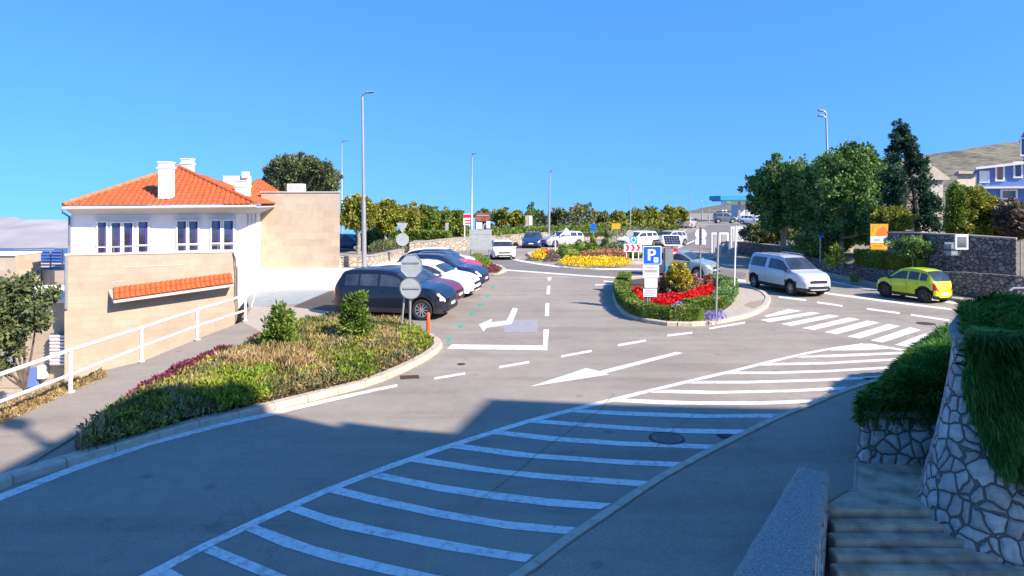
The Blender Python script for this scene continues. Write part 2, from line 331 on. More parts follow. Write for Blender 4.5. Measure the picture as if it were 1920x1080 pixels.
def edge_dist(p, poly):
    q = np.array([(a[0], a[1]) for a in poly]); d = np.full(len(p), 1e9)
    for i in range(len(q)):
        a, b = q[i], q[(i + 1) % len(q)]; t = np.clip(((p - a) @ (b - a)) / ((b - a) @ (b - a)), 0, 1); d = np.minimum(d, np.linalg.norm(p - a - t[:, None] * (b - a), axis=1))
    return d
def cover(name, label, poly, n, h, size, m, z0=.12, asp=.4, lump=.12, jit=.6, up=1.0, cat='plants', thingy=False, freq=3.0, kind='stuff', clip=None):
    p = scatter(poly, n); e = np.minimum(1, edge_dist(p, poly) / (h * .9 + .02)) ** .5
    if clip is not None:
        e = edge_dist(p, poly); k = in_poly(p, clip) & (rng.random(n) < .18 + e / .35); p = p[k]; n = len(p); e = np.minimum(1, .3 + edge_dist(p, clip) / .5); k = edge_dist(p, clip) > .02; p, e = p[k], e[k]; n = len(p)
    bumps = .5 + .5 * np.sin(p[:, 0] * freq * 2 + 3 * np.sin(p[:, 1] * freq)) * np.cos(p[:, 1] * freq * 1.7 + p[:, 0])
    top = (h - lump + lump * 1.6 * bumps) * (.35 + .65 * e); z = z0 + top * (1 - rng.random(n) ** 2 * .75) 
    c = np.column_stack([p, z - size * .4]); o = quads(name, leaf_array(c, size, asp, np.array([[0, 0, up]]), jit), M[m]); tag(o, label, cat if not kind else None, kind=kind)
    if not kind: tag(o, cat=cat)
    return o

# ---------------------------------------------------------------- the setting: sea, island, land, roads
s = MB(); s.add([(-1500, -60, -25), (900, -60, -25), (900, 620, -25), (-1500, 620, -25)], [(0, 1, 2, 3)]); struct('sea', s, M['sea'])
def ridge(name, pts, Y, depth, zb, m, rough=1.0, kind='structure'):
    mb = MB(); n = 160; k = 14; px = np.linspace(pts[0][0], pts[-1][0], n); py = np.interp(px, [p[0] for p in pts], [p[1] for p in pts]); vs = []
    ph = rng.uniform(0, 6, 12)
    for i in range(n):
        zt = Z_(py[i], Y + depth)
        for j in range(k):
            f = j / (k - 1); y = Y + depth * f; x = (px[i] - CX) / FP * (Y + depth)
            g = sum(math.sin(px[i] * .03 * (q + 1) + ph[q] + f * 3 * q) / (q + 1) for q in range(6))
            vs.append((x, y + g * depth * .04, zb + (zt - zb) * (f ** .75) + (g * rough * math.sin(f * math.pi))))
    mb.add(vs, [(i * k + j, (i + 1) * k + j, (i + 1) * k + j + 1, i * k + j + 1) for i in range(n - 1) for j in range(k - 1)])
    return tag(mb.build(name, m, smooth=True), kind=kind)
ridge('island_hills', [(-900, 400), (-300, 402), (0, 406), (38, 407), (45, 411), (132, 413), (300, 425), (600, 440)], 430, 100, -25, M['isle'], .8)
ridge('hills', [(1240, 436), (1280, 400), (1310, 392), (1350, 381), (1400, 370), (1450, 368), (1550, 345), (1650, 310), (1742, 289), (1790, 283), (1850, 273), (1900, 266), (2100, 255)], 190, 140, -2, M['hill'], 1.0)
edge = [G(*q) for q in ((-70, 782), (0, 752), (130, 714), (210, 690), (262, 678), (368, 635), (459, 600))]; edge = [(p.x, p.y) for p in edge]
land = [(edge[0][0], -40)] + edge + [(-9.5, 23.4), (-11.5, 30), (-26, 30), (-32, 60), (-22, 78), (5, 92), (30, 118), (48, 170), (60, 260), (400, 260), (400, 9.0), (6.2, 9.0), (4.6, 8.7), (4.2, 8.75), (2.15, 6.0), (2.0, -40)]
s = MB(); s.prism(land, [-26] * len(land), [-.03] * len(land)); struct('ground', s, M['land'])
yard = [(-60, -10), (-11.2, -10), (-11.2, 13.5), (-10.4, 20.5), (-9.5, 23.4), (-9.5, 31), (-30, 31), (-24, 20), (-60, 8)]
s = MB(); s.prism(yard, -24, -2.3); struct('yard', s, M['pave'])
roadp = [(edge[0][0] + .05, -20)] + [(x + .05, y - .02) for x, y in edge] + [(-9.45, 23.3), (-11.4, 29.9), (-25, 30.1), (-29, 58), (-16, 66), (6, 84), (26, 104), (44, 150), (56, 250), (110, 250), (60, 110), (30, 58), (22, 30), (30, 20), (12, 12), (8.3, 12), (5.5, 10.3), (4.5, 8.7), (4.2, 8.72), (2.1, 6.0), (2.0, -20)]
s = MB(); s.poly([(x, y, 0) for x, y in roadp]); struct('road', s, M['road'])
def sheet(name, pts, m, z=.004):
    s = MB(); s.poly([G(x, y, 0).to_2d().to_3d() + Vector((0, 0, z)) for x, y in pts]); return s
def px_struct(name, pts, m, z=.004): return struct(name, sheet(name, pts, m, z), m)
# darker tarmac: parking bays and verge of the upper road
px_struct('parking_bay', [(532, 582), (622, 546), (700, 520), (905, 520), (880, 556), (848, 588), (800, 606), (640, 600)], M['road_dark'] if 0 else M['road'], .002)
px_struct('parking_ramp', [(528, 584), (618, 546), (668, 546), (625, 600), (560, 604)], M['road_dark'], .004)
M['road_mid'] = asphalt('asphalt_lane', (.205, .19, .175), .12)
px_struct('road', [(940, 483), (975, 490), (1010, 496), (1077, 503), (1203, 506), (1330, 500), (1400, 512), (1395, 524), (1300, 517), (1205, 521), (1093, 515), (1000, 508.5), (930, 503), (880, 498)], M['road_mid'], .0025)
px_struct('road', [(1262, 450), (1330, 422), (1385, 420), (1384, 474), (1240, 478)], M['road_mid'], .0025)
# kerbed slabs
def slab(name, pts, z, m, z0=-.02, flat=False):
    P = [G(x, y, z) for x, y in pts]; s = MB(); s.prism([(p.x, p.y) for p in P], z0, z); return struct(name, s, m)
def kerb(name, front, wid, z, closed=False, m='kerb', joint=1.0, z0=-.03):
    P = [G(x, y, 0) for x, y in front]; P = [Vector((p.x, p.y)) for p in P]
    if closed: P.append(P[0])
    # resample to stones
    L = [0]
    for a, b in zip(P, P[1:]): L.append(L[-1] + (b - a).length)
    n = max(2, round(L[-1] / joint)); mb = MB(); sub = 1
    def at(t):
        t = max(0, min(L[-1], t))
        for i in range(len(P) - 1):
            if t <= L[i + 1] + 1e-6:
                f = (t - L[i]) / max(1e-6, L[i + 1] - L[i]); return P[i].lerp(P[i + 1], f), (P[i + 1] - P[i]).normalized()
        return P[-1], (P[-1] - P[-2]).normalized()
    for i in range(n):
        a, b = L[-1] * i / n, L[-1] * (i + 1) / n; g = .006 if joint > .4 else 0
        pa, pb = at(a + g)[0], at(b - g)[0]; da, db = at(max(0, a - .15))[1] + at(a + .15)[1], at(b - .15)[1] + at(min(L[-1], b + .15))[1]; da.normalize(); db.normalize()
        na, nb = Vector((-da.y, da.x)) * wid, Vector((-db.y, db.x)) * wid
        c = abs(wid) * .12; ia, ib = na.normalized() * c, nb.normalized() * c
        v = [(pa, z0), (pb, z0), (pb + nb, z0), (pa + na, z0), (pa, z - c), (pb, z - c), (pb + ib, z), (pa + ia, z), (pb + nb, z), (pa + na, z)]
        mb.add([(q.x, q.y, zz) for q, zz in v], [(0, 3, 2, 1), (0, 1, 5, 4), (4, 5, 6, 7), (7, 6, 8, 9), (2, 3, 9, 8), (0, 4, 7, 9, 3), (1, 2, 8, 6, 5)])
    return tag(mb.build(name, M[m]), kind='structure')
# left walkway and planted bed
walk = [(-40, 815), (60, 767), (135, 732), (200, 704), (250, 685), (367, 640), (460, 603), (475, 579), (540, 572), (640, 602), (560, 606), (495, 633), (440, 664), (240, 752), (140, 818), (50, 872), (0, 899), (-40, 925)]
slab('walkway', walk, .03, M['walk'])
px_struct('paved_apron', [(455, 606), (472, 577), (545, 577), (622, 586), (560, 606), (500, 630)], M['pave'], .034)
px_struct('garage_ramp', [(462, 562), (484, 532), (640, 534), (616, 546), (560, 570), (468, 577)], mat('grey_blue_concrete', (.26, .30, .32), .8), .006)
kb_front = [(-60, 950), (0, 918), (50, 898), (100, 887 - 3), (142, 872), (223, 847), (302, 823), (383, 801), (462, 782), (539, 764), (613, 745), (682, 728), (737, 708), (773, 691), (808, 672), (830, 655), (829, 645), (812, 633)]
kerb('kerb', kb_front, .22, .13, joint=.72)
bed_px = [(150, 854), (219, 833), (300, 809), (379, 788), (537, 749), (611, 732), (680, 716), (773, 679), (815, 648), (800, 630), (760, 612), (690, 604), (610, 606), (560, 610), (500, 640), (440, 668), (340, 712), (240, 757), (140, 822)]
bed = [G(x, y, .12) for x, y in bed_px]
s = MB(); s.prism([(p.x, p.y) for p in bed], -.02, .10); struct('bed_soil', s, M['soil'])
# right pavement in front of the stairs
rk = [(930, 1100), (962, 1076), (989, 1062), (1035, 1025), (1079, 995), (1122, 967), (1180, 928), (1240, 890), (1321, 847), (1405, 805), (1455, 781), (1510, 761), (1560, 739), (1625, 717), (1680, 704)]
kerb('kerb', rk, -.14, .045, joint=.6)
rwp = [G(x, y, .04) for x, y in rk]; rw2 = [(p.x + .1, p.y - .08) for p in rwp] + [(11, 14.6), (8.6, 14.0), (6.4, 11.2), (5.3, 10.35), (4.75, 9.3), (4.15, 8.8), (3.9, 8.9), (2.05, 6.1), (1.6, 5.2)]
s = MB(); s.prism(rw2, -.02, .035); struct('pavement', s, M['walk'])
# roundabout outer ring strip, far pavement by the right wall
kerb('kerb', [(1508, 503), (1545, 515), (1600, 527), (1660, 541), (1720, 551), (1800, 563), (1930, 575)], .0001 + .18, .12, joint=1.2)
slab('pavement', [(1508, 501), (1545, 513), (1600, 525), (1660, 539), (1720, 549), (1800, 561), (1990, 576), (1990, 562), (1800, 548), (1640, 528), (1510, 495)], .10, M['pave'])
# ---------------------------------------------------------------- painted markings
def mark(pts, m='white_line', name='road_marking', z=.0045): return px_struct(name, pts, M[m], z)
def band(u, l, **k): return mark(list(u) + list(l)[::-1], **k)
mu = [(262, 1080), (379, 1020), (480, 972.5), (540, 946), (615, 914), (720, 874), (822, 839), (922, 807.5), (992, 786), (1085, 762.5), (1185, 738), (1285, 714), (1372, 694), (1445, 676), (1510, 661), (1560, 652), (1617, 644)]
th = [17, 14, 13, 12, 11, 10, 9, 8, 7.5, 7, 6.2, 5.5, 5, 4.5, 4, 3.5, 3]
band([(200, 1112)] + mu, [(180, 1140)] + [(x, y + t) for (x, y), t in zip(mu, th)], z=.0052)
S = [([(320, 1067), (343, 1080), (430, 1120)], [(283, 1084), (330, 1112), (360, 1125)]),
([(402, 1024), (470, 1052), (537, 1080), (640, 1112)], [(380, 1035), (430, 1056), (486, 1079), (570, 1112)]),
([(481, 985), (590, 1025), (720, 1057), (819, 1079), (900, 1095)], [(461, 995), (530, 1025), (615, 1051), (720, 1076), (850, 1102)]),
([(561, 949), (615, 967), (720, 992), (825, 1012), (925, 1030), (1001, 1041)], [(541, 958), (640, 992), (720, 1008), (825, 1030), (900, 1042), (985, 1055)]),
([(640, 915), (700, 929.5), (825, 957), (950, 978), (1080, 989.5)], [(619, 924), (700, 944), (825, 971), (950, 992), (1062, 1002)]),
([(715, 887), (825, 909), (925, 923), (1025, 935), (1147, 944.5)], [(695, 895), (825, 922), (925, 937), (1025, 949), (1125, 955.5)]),
([(792, 858), (930, 880), (1050, 891), (1215, 902.5)], [(769, 866), (875, 882), (1000, 897), (1199, 912.5)]),
([(864, 833), (1005, 851), (1160, 862), (1277, 867)], [(844, 840), (967, 857), (1160, 871), (1265, 876)]),
([(940, 808), (1055, 820), (1160, 827.5), (1341, 834.5)], [(920, 814), (1030, 827), (1160, 836), (1325, 842)]),
([(1017, 787.5), (1160, 798), (1255, 803.5), (1405, 806)], [(996, 793), (1160, 805.5), (1295, 813), (1387, 814)]),
([(1082, 767.5), (1175, 772), (1325, 777), (1465, 776)], [(1069, 773), (1160, 779), (1300, 784), (1450, 783.5)]),
([(1170, 748), (1300, 753), (1425, 753), (1529, 749)], [(1144, 753), (1250, 759), (1425, 759.5), (1512, 756)]),
([(1247, 731), (1350, 733.5), (1475, 731), (1590, 725)], [(1217, 736.5), (1325, 739), (1475, 736), (1577, 731)]),
([(1315, 714.5), (1400, 714.5), (1550, 710), (1665, 704)], [(1286, 719.5), (1400, 719.5), (1550, 715), (1655, 709)]),
([(1375, 697), (1450, 697), (1550, 694), (1712, 685)], [(1359, 701.5), (1450, 701.5), (1550, 698.5), (1707, 689)]),
([(1444, 681), (1550, 679), (1745, 668.5)], [(1425, 686), (1550, 683.5), (1742, 672.5)]),
([(1510, 667), (1625, 662.5), (1707, 659)], [(1490, 671), (1575, 669.5), (1720, 663)])]
for u, l in S: band(u, l)
mark([(1552, 657.5), (1617, 645), (1632, 644.5), (1670, 654), (1625, 657)])
band([(1632, 644.5), (1700, 656), (1760, 666)], [(1632, 648), (1700, 660), (1755, 670)], z=.0052)
cwz = [[(130, 130), (310, 78), (415, 92), (150, 140)], [(100, 160), (490, 100), (553, 110), (175, 178)], [(255, 190), (620, 120), (697, 132), (335, 206)], [(415, 222), (765, 142), (850, 155), (500, 236)], [(580, 252), (905, 165), (1000, 180), (675, 268)], [(750, 285), (1065, 190), (1152, 207), (845, 300)], [(928, 315), (1225, 215), (1310, 235), (1020, 330)], [(1110, 347), (1390, 240), (1475, 262), (1215, 363)], [(1295, 378), (1540, 272), (1630, 296), (1410, 395)]]
for q in cwz: mark([(1400 + x / 4, 560 + y / 4) for x, y in q])
def line(pts, t):
    tt = t if hasattr(t, '__len__') else [t] * len(pts); return band([(x, y - a / 2) for (x, y), a in zip(pts, tt)], [(x, y + a / 2) for (x, y), a in zip(pts, tt)])
line([(1545, 525), (1600, 536), (1660, 547.5), (1780, 567), (1838, 574)], [2.5, 2.7, 3, 3.4, 3.6])
line([(1545, 549.5), (1640, 562), (1750, 576), (1815, 584)], 3.4)
for a, b in (((1532, 567), (1580, 574)), ((1625, 579), (1687, 587.5)), ((1708, 590.5), (1780, 601))): line([a, b], 3.4)
line([(1345, 521.5), (1398, 527)], 4); line([(1460, 557), (1512, 563)], 3)
line([(955, 484), (975, 489), (1010, 495), (1040, 499), (1077, 502), (1130, 504.5), (1203, 505), (1240, 504)], 2.6)
line([(870, 502), (930, 505), (1000, 510), (1093, 517), (1150, 520.5), (1205, 522.5)], 2.2)
line([(1132, 527), (1150, 529)], 2.2); line([(1116, 534.5), (1150, 533)], 2.2)
line([(1271, 464.5), (1302, 451.5)], 2); line([(1278, 436), (1286, 431)], 1.5)
line([(1290, 520), (1310, 517)], 2)
for q in ([(1027, 519.5), (1033.6, 519.5), (1033, 526), (1026.5, 526)], [(1026, 536), (1032, 536), (1031, 552), (1024.5, 552)], [(1023, 568.7), (1030, 568.7), (1029.5, 593), (1021.5, 593)], [(838, 654.5), (847, 646), (1018, 648), (1019, 618), (1029.5, 618), (1026, 657)]): mark(q)
zz = lambda pts: [(780 + x / 3.856, 480 + y / 3.856) for x, y in pts]
mark(zz([(455, 495), (550, 455), (545, 480), (655, 468), (700, 375), (738, 382), (690, 492), (510, 520), (488, 548)]))
mark([(944, 603), (962, 600), (1008, 600), (1008, 623), (945, 623)], m='blue_line', z=.003)
for x, y in ((235, 610), (322, 510), (402, 415), (462, 353), (515, 290), (555, 225)):
    cx, cy = zz([(x, y)])[0]; k = (cy - 380) / 250
    mark([(cx - 4.5 * k, cy + 2.2), (cx - 1, cy - 3.4 * k), (cx + 4 * k, cy - 3.4 * k), (cx + 5.5 * k, cy - .8), (cx + 1, cy + 3.6 * k)], m='teal_line')
for a, b in zip(zz([(133, 887), (600, 805), (1050, 727), (1460, 647)]), zz([(355, 850), (818, 768), (1272, 687), (1662, 612)])): line([a, b], 4.2)
line([(1251, 629.5), (1298, 624)], 3.6); line([(1330, 616), (1397, 605)], 3.4)
mark(zz([(825, 945), (1230, 812), (1310, 830), (1395, 858)])); mark([(1117, 698), (1268, 660), (1280, 662.5), (1128, 702)], z=.0055)
line([(-30, 945), (0, 933), (141, 878), (281, 831), (422, 795), (496, 779), (560, 764), (615, 751), (700, 732), (745, 723)], [14, 13, 11, 9, 8, 7.5, 7, 6.5, 5.5, 5])
M['crack'] = mat('sealed_crack', (.17, .155, .14), .8)
def seam(pts, t=1.6): mk = [(x, y) for x, y in pts]; return band([(x - t * .5, y) for x, y in mk], [(x + t * .5, y) for x, y in mk], m='crack', name='road_seam', z=.006)
seam([(1152, 738), (1124, 770), (1084, 796), (1046, 823), (1008, 851), (970, 885), (930, 915), (886, 948)]); seam([(1330, 772), (1300, 779), (1262, 806), (1228, 842), (1190, 872)], 1.2)
# drains, manholes and repair patches
def oval(cx, cy, rx, ry, n=28): return [(cx + rx * math.cos(2 * math.pi * i / n), cy + ry * math.sin(2 * math.pi * i / n)) for i in range(n)]
def cover_plate(px, py, rx, ry, lab, square=False):
    p = G(px, py); t = thing('manhole_cover' if not square else 'drain_grate', lab, 'manhole' if not square else 'drain', p); rr = rx / FP * p.y
    a = MB(); b = MB()
    if not square:
        a.lathe((p.x, p.y, 0), [(rr * .86, .012), (rr, .010), (rr * 1.01, -.02)], 36); a.build('frame_ring', M['trim'], t)
        b.lathe((p.x, p.y, 0), [(0, .009), (rr * .85, .009), (rr * .85, -.01)], 36)
        for i in range(-4, 5): b.box((p.x, p.y + i * rr * .17, .0105), (rr * 1.2 * math.sqrt(max(.05, 1 - (i * .17) ** 2)), rr * .05, .005))
        b.build('lid', M['road_mid'] if rx > 30 else M['dark_metal'], t)
    else:
        for i in range(9): a.box((p.x + (i - 4) * rr * .24, p.y, .008), (rr * .11, rr * 1.5, .012), rz=.25)
        a.build('grating', mat('rusty_iron', (.14, .06, .035), .8, var=.3, scale=20) if py < 730 else M['dark_metal'], t)
        b.box((p.x, p.y, .001), (rr * 2.2, rr * 1.55, .004), rz=.25); b.build('drain_pit', M['black'], t)
cover_plate(1250, 822, 33, 12, 'large round manhole cover among the shaded white hatching')
cover_plate(865, 683, 7.5, 3, 'small oval valve cover behind the long white arrow dash')
cover_plate(1736, 607, 16, 3, 'round manhole cover between the zebra crossing and lane dashes')
cover_plate(1362, 818, 14, 6, 'black drain grate at the pavement kerb in the shaded hatching', True)
cover_plate(768, 707, 16, 4, 'rust-brown drain grate beside the kerb of the planted bed', True)
cover_plate(1634, 711, 11, 1.6, 'narrow dark drain grate at the kerb beside the sunlit hatching', True)
# ---------------------------------------------------------------- buildings
def wall_pt(a, b, px, py, off=0.0):            # pixel ray onto the upright plane through a, b, moved off metres towards the camera
    a = Vector((a[0], a[1])); b = Vector((b[0], b[1])); d = (b - a).normalized(); n = Vector((d.y, -d.x)); a = a + n * off
    k = (px - CX) / FP; Y = (n.x * a.x + n.y * a.y) / (n.x * k + n.y); return Vector((k * Y, Y, CH - (py - HY) / FP * Y))
def tiles(name, bl, br, tr, tl, m, parent, pitch=.21, amp=.05, row=.33):
    bl, br, tr, tl = map(Vector, (bl, br, tr, tl)); u = (br - bl); L = u.length; u.normalize(); n = u.cross(tl - bl).normalized()
    if n.z < 0: n = -n
    v = n.cross(u); v = -v if v.dot(tl - bl) < 0 else v
    q = [(0, 0), ((tl - bl).dot(u), (tl - bl).dot(v)), ((tr - bl).dot(u), (tr - bl).dot(v)), (L, 0)]
    cols = max(4, round(L / pitch)); per = 6; nu = cols * per; rows = max(2, math.ceil(max(q[1][1], q[2][1]) / row)); mb = MB(); xs = sorted(set([p[0] for p in q]))
    def vmax(x):
        for (x0, y0), (x1, y1) in zip(q, q[1:]):
            if x0 - 1e-6 <= x <= x1 + 1e-6 and x1 > x0: return y0 + (y1 - y0) * (x - x0) / (x1 - x0)
        return 0
    for r_ in range(rows):
        v0, v1 = r_ * row - (.02 if r_ else 0), (r_ + 1) * row; k = len(mb.v); vs = []
        for i in range(nu + 1):
            x = L * i / nu; vm = max(0, vmax(x)); h = amp * abs(math.sin(math.pi * i / per)) ** .8
            a, b = min(v0, vm), min(v1, vm); vs += [bl + u * x + v * a + n * (h + .03), bl + u * x + v * b + n * (h + .005), bl + u * x + v * a + n * (h - .01)]
        fs = []
        for i in range(nu):
            fs += [(i * 3, (i + 1) * 3, (i + 1) * 3 + 1, i * 3 + 1), (i * 3 + 2, (i + 1) * 3 + 2, (i + 1) * 3, i * 3)]
        mb.add(vs, fs)
    return mb.build(name, m, parent)
HL, HR = (X_(133, 26), 26.0), (X_(443, 28), 28.0); HB = (X_(487, 30.6), 30.6)
house = thing('house', 'white villa with orange hipped tile roof and tall narrow windows above the tan terrace', 'house', (HR[0], HR[1], 0))
s = MB(); s.prism([HL, HR, HB, (-11.9, 36), (-18.8, 36)], -2.3, 3.52); s.build('wall', M['white_wall'], house)
FLp, FRp, BRp, APX, BLp = (X_(119, 25.3), 25.3, 3.86), (X_(479, 27.3), 27.3, 3.93), (-11.15, 32.6, 3.93), (X_(335, 30.5), 30.5, 5.58), (-19.2, 35, 3.86)
s = MB(); e = [(p[0], p[1]) for p in (FLp, FRp, BRp, (-11.3, 35.4, 0), BLp)]; i_ = [(HL[0] + .06, HL[1] + .05), (HR[0] - .05, HR[1] + .05), (HB[0] - .02, HB[1] + .1), (-11.9, 35.2), (-18.6, 35.2)]
n5 = len(e); s.add([(x, y, 3.80) for x, y in e] + [(x, y, 3.5) for x, y in i_] + [(x, y, 3.86) for x, y in e], [(i, (i + 1) % n5, n5 + (i + 1) % n5, n5 + i) for i in range(n5)] + [(i, (i + 1) % n5, 2 * n5 + (i + 1) % n5, 2 * n5 + i) for i in range(n5)] + [tuple(range(2 * n5, 3 * n5))])
s.build('eaves', M['soffit'], house)
rf = tiles('roof', FLp, FRp, APX, APX, M['tile'], house); s = MB()
tiles('roof', FRp, BRp, APX, APX, M['tile'], house); tiles('roof', BLp, FLp, APX, APX, M['tile'], house)
def ridge_caps(a, b):
    a, b = Vector(a), Vector(b); L = (b - a).length; n = int(L / .3); mb = MB()
    for i in range(n):
        p, q = a.lerp(b, i / n), a.lerp(b, (i + 1) / n + .01); mb.tube([p + Vector((0, 0, .05)), q + Vector((0, 0, .09))], [.10, .075], 10)
    return mb
for a, b in ((FLp, APX), (FRp, APX)): ridge_caps(a, b).build('ridge_tiles', mat('pale_terracotta', (.48, .16, .06), .75, var=.25, scale=5) if a is FLp else M['tile'], house, smooth=True)
s = MB(); g0, g1 = Vector(FLp) + Vector((0, -.06, -.07)), Vector(FRp) + Vector((.05, -.06, -.07)); s.tube([g0, g1], .055, 8)
s.build('gutter', M['soffit'], house, smooth=True)
s = MB(); s.tube([Vector((g0.x, g0.y, 3.75)), Vector((g0.x + .02, g0.y, 3.62)), Vector((HL[0] - .02, HL[1] - .06, 3.45)), Vector((HL[0] - .02, HL[1] - .06, 1.2))], .045, 8); s.build('downpipe', mat('teal_downpipe', (.12, .16, .2), .5), house, smooth=True)
def chimney(px0, px1, py0, py1, Y, d, capn=3, parent=house):
    x0, x1, z1, z0 = X_(px0, Y), X_(px1, Y), Z_(py0, Y), Z_(py1, Y); w_ = x1 - x0; s = MB(); s.box(((x0 + x1) / 2, Y + d / 2, (z0 + z1) / 2 - .1), (w_, d, z1 - z0 - .2)); ch = s.build('chimney', M['white_wall'], parent, bevel=.01)
    s = MB(); s.box(((x0 + x1) / 2, Y + d / 2, z1 - .24), (w_ + .07, d + .07, .07)); s.box(((x0 + x1) / 2, Y + d / 2, z1 - .02), (w_ + .04, d + .04, .05))
    s.box(((x0 + x1) / 2, Y + d / 2, z1 - .12), (w_ - .03, d - .03, .16))
    for i in range(capn): s.box((x0 + w_ * (i + .5) / capn, Y + d / 2, z1 - .12), (w_ / capn * .5, d + .004, .05)) if 0 else None
    c = s.build('chimney_cap', M['white_wall'], ch, local=False); c.data.transform(Matrix.Translation(-WL[house.name])) if 0 else None; return ch
def sub_fix(): pass
chimney(296, 316, 303, 373, 26.75, .5); chimney(339, 357, 297, 330, 32.2, .45, 2); chimney(440, 462, 338, 372, 28.9, .5, 2)
s = MB(); s.box((X_(322, 28) + .0, 28.0, Z_(371, 28)), (.0, .0, .0)) if 0 else None
r2 = [(X_(402, 32.5), 32.5, 3.95), (X_(560, 32.5), 32.5, 3.98), (X_(487, 35.2), 35.2, Z_(336, 35.2))]
tiles('roof', r2[0], r2[1], r2[2], r2[2], M['tile'], house)
s = MB(); s.box((X_(440, 33.5), 33.8, Z_(339, 33.5) - .5), (X_(464, 33.5) - X_(418, 33.5), .5, 1.5)); s.box((X_(459, 33.5), 33.6, Z_(328, 33.5)), (.3, .3, .32)); s.build('parapet', M['white_wall'], house, bevel=.01)
def window(px0, px1, py0, py1, a, b, parent, m_pane='glass', fr=.055, bars=(), curtain=None, m_frame='rail_white', off=.0, fd=.07):
    P = [wall_pt(a, b, x, y, off) for x, y in ((px0, py1), (px1, py1), (px1, py0), (px0, py0))]; d = (Vector((b[0], b[1], 0)) - Vector((a[0], a[1], 0))).normalized(); n = Vector((d.y, -d.x, 0))
    c = sum(P, Vector()) / 4; W = (P[1] - P[0]).dot(d); Hh = P[2].z - P[1].z; rz = math.atan2(d.y, d.x); f = MB(); q = MB()
    for sx in (-1, 1): f.box(c + d * sx * (W / 2 + fr / 2) + n * fd / 2, (fr, fd, Hh + 2 * fr), rz)
    for sz in (-1, 1): f.box(c + Vector((0, 0, sz * (Hh / 2 + fr / 2))) + n * fd / 2, (W, fd - .004, fr), rz)
    for bz in bars: f.box(c + Vector((0, 0, Hh * (bz - .5))) + n * .03, (W, .03, .05), rz)
    o = f.build('window', M[m_frame], parent); q.box(c + n * .008, (W, .012, Hh), rz); q.build('pane', M[m_pane], o)
    if curtain: q = MB(); q.box(c + d * W * (.5 - curtain / 2) + n * .018, (W * curtain, .006, Hh), rz); q.build('curtain', M['blind'], o)
    return o
for q in ((184, 199.5, 417, 476), (210, 226, 418, 475), (233, 249, 418, 474), (260, 277.5, 416, 472), (333, 349, 415, 470), (355, 371, 415, 469), (397, 413, 414, 468), (420, 437, 414, 468)):
    window(*q, HL, HR, house, bars=(.22,), curtain=.3)
for x0, x1, y in ((179, 281, 411.5), (329, 375, 409.5), (392, 440.5, 408.5)):
    a, b = wall_pt(HL, HR, x0, y), wall_pt(HL, HR, x1, y); s = MB(); d = b - a; s.box((a + b) / 2 + Vector((0, -.05, 0)), ((b - a).length, .14, .05), math.atan2(d.y, d.x)); s.build('lintel', M['grey_frame'], house)
s = MB()
for k in range(3): s.box((HB[0] + .04, 29.2 + k * .42, 2.6), (.08, .09, 1.75))
s.build('pilaster', M['grey_frame'], house)
# garage block
blk = thing('stone_block', 'windowless tan stone block on a white plinth joined to the villa', 'building', (-9.7, 30.7, 0))
s = MB(); s.prism([(HB[0] + .01, 30.75), (X_(637, 30.75), 30.75), (X_(634, 34.6), 34.6), (HB[0] - 1, 34.6)], 0.97, Z_(361, 30.75)); s.build('wall', M['block_wall'], blk)
s = MB(); s.prism([(HR[0] + .02, 30.62), (X_(641, 30.7), 30.62), (X_(638, 34.6), 34.62), (HR[0] - 1, 34.62)], -.03, .97); s.build('plinth', M['white_wall'], blk)
s = MB(); zt = Z_(361, 30.75); s.prism([(HB[0] - .02, 30.7), (X_(637, 30.7) + .04, 30.7), (X_(635, 34.65), 34.65), (HB[0] - 1, 34.65)], zt, zt + .05); s.build('coping', M['soffit'], blk)
ac = thing('roof_vent_box', 'white metal vent box with grey louvre on the tan stone block roof', 'vent', (X_(552, 31.6), 31.6, zt + .05))
s = MB(); s.box((X_(552, 31.6), 31.9, zt + .24), (.72, .6, .38)); s.build('casing', M['white_wall'], ac, bevel=.015)
s = MB()
for k in range(5): s.box((X_(552, 31.6), 31.59, zt + .14 + k * .045), (.5, .02, .022))
s.build('louvre', M['grey_frame'], ac)
px_struct('paved_apron', [(641, 528), (641, 503), (690, 500), (760, 482), (775, 486), (742, 500), (700, 520), (660, 536)], mat('white_concrete', (.66, .64, .60), .85), .006)
px_struct('paved_apron', [(470, 577), (484, 532), (641, 533), (641, 535), (484, 534), (472, 578)], M['white_wall'], .008)
# terrace with parapet and tiled canopy
TA, TB = (X_(121, 22), 22.0), (X_(440, 24.5), 24.5)
ter = thing('terrace_building', 'tan stone terrace building with tiled canopy strip below the white villa', 'building', (TB[0], TB[1], -2.3))
zl, zr = Z_(479, 22), Z_(473, 24.5)
s = MB(); s.prism([TA, TB, (HR[0] + .1, HR[1] - .02), (HL[0] - .6, HL[1] - .05), (TA[0] - 1.6, 25.9)], -2.28, 1.35); s.build('wall', M['tan_wall'], ter)
def strip(a, b, off0, off1, z0a, z1a, z0b, z1b):
    a = Vector((a[0], a[1])); b = Vector((b[0], b[1])); d = (b - a).normalized(); n = Vector((d.y, -d.x)); p = [a + n * off0, b + n * off0, b + n * off1, a + n * off1]
    return MB().prism([(q.x, q.y) for q in p], [z0a, z0b, z0b, z0a], [z1a, z1b, z1b, z1a])
strip(TA, TB, .012, -.25, -2.25, zl, -2.25, zr).build('parapet', M['tan_wall'], ter)
strip(TA, TB, .04, -.28, zl, zl + .05, zr, zr + .05).build('coping', mat('pale_coping', (.62, .54, .43), .8), ter)
s = MB(); top = []
for i in range(9):
    t = i / 8; p = Vector((TA[0], TA[1], zl)).lerp(Vector((TB[0], TB[1], zr)), t); top.append(p + Vector((.05, .1, .27))); s.tube([p + Vector((.05, .1, .02)), p + Vector((.05, .1, .27))], .012, 6)
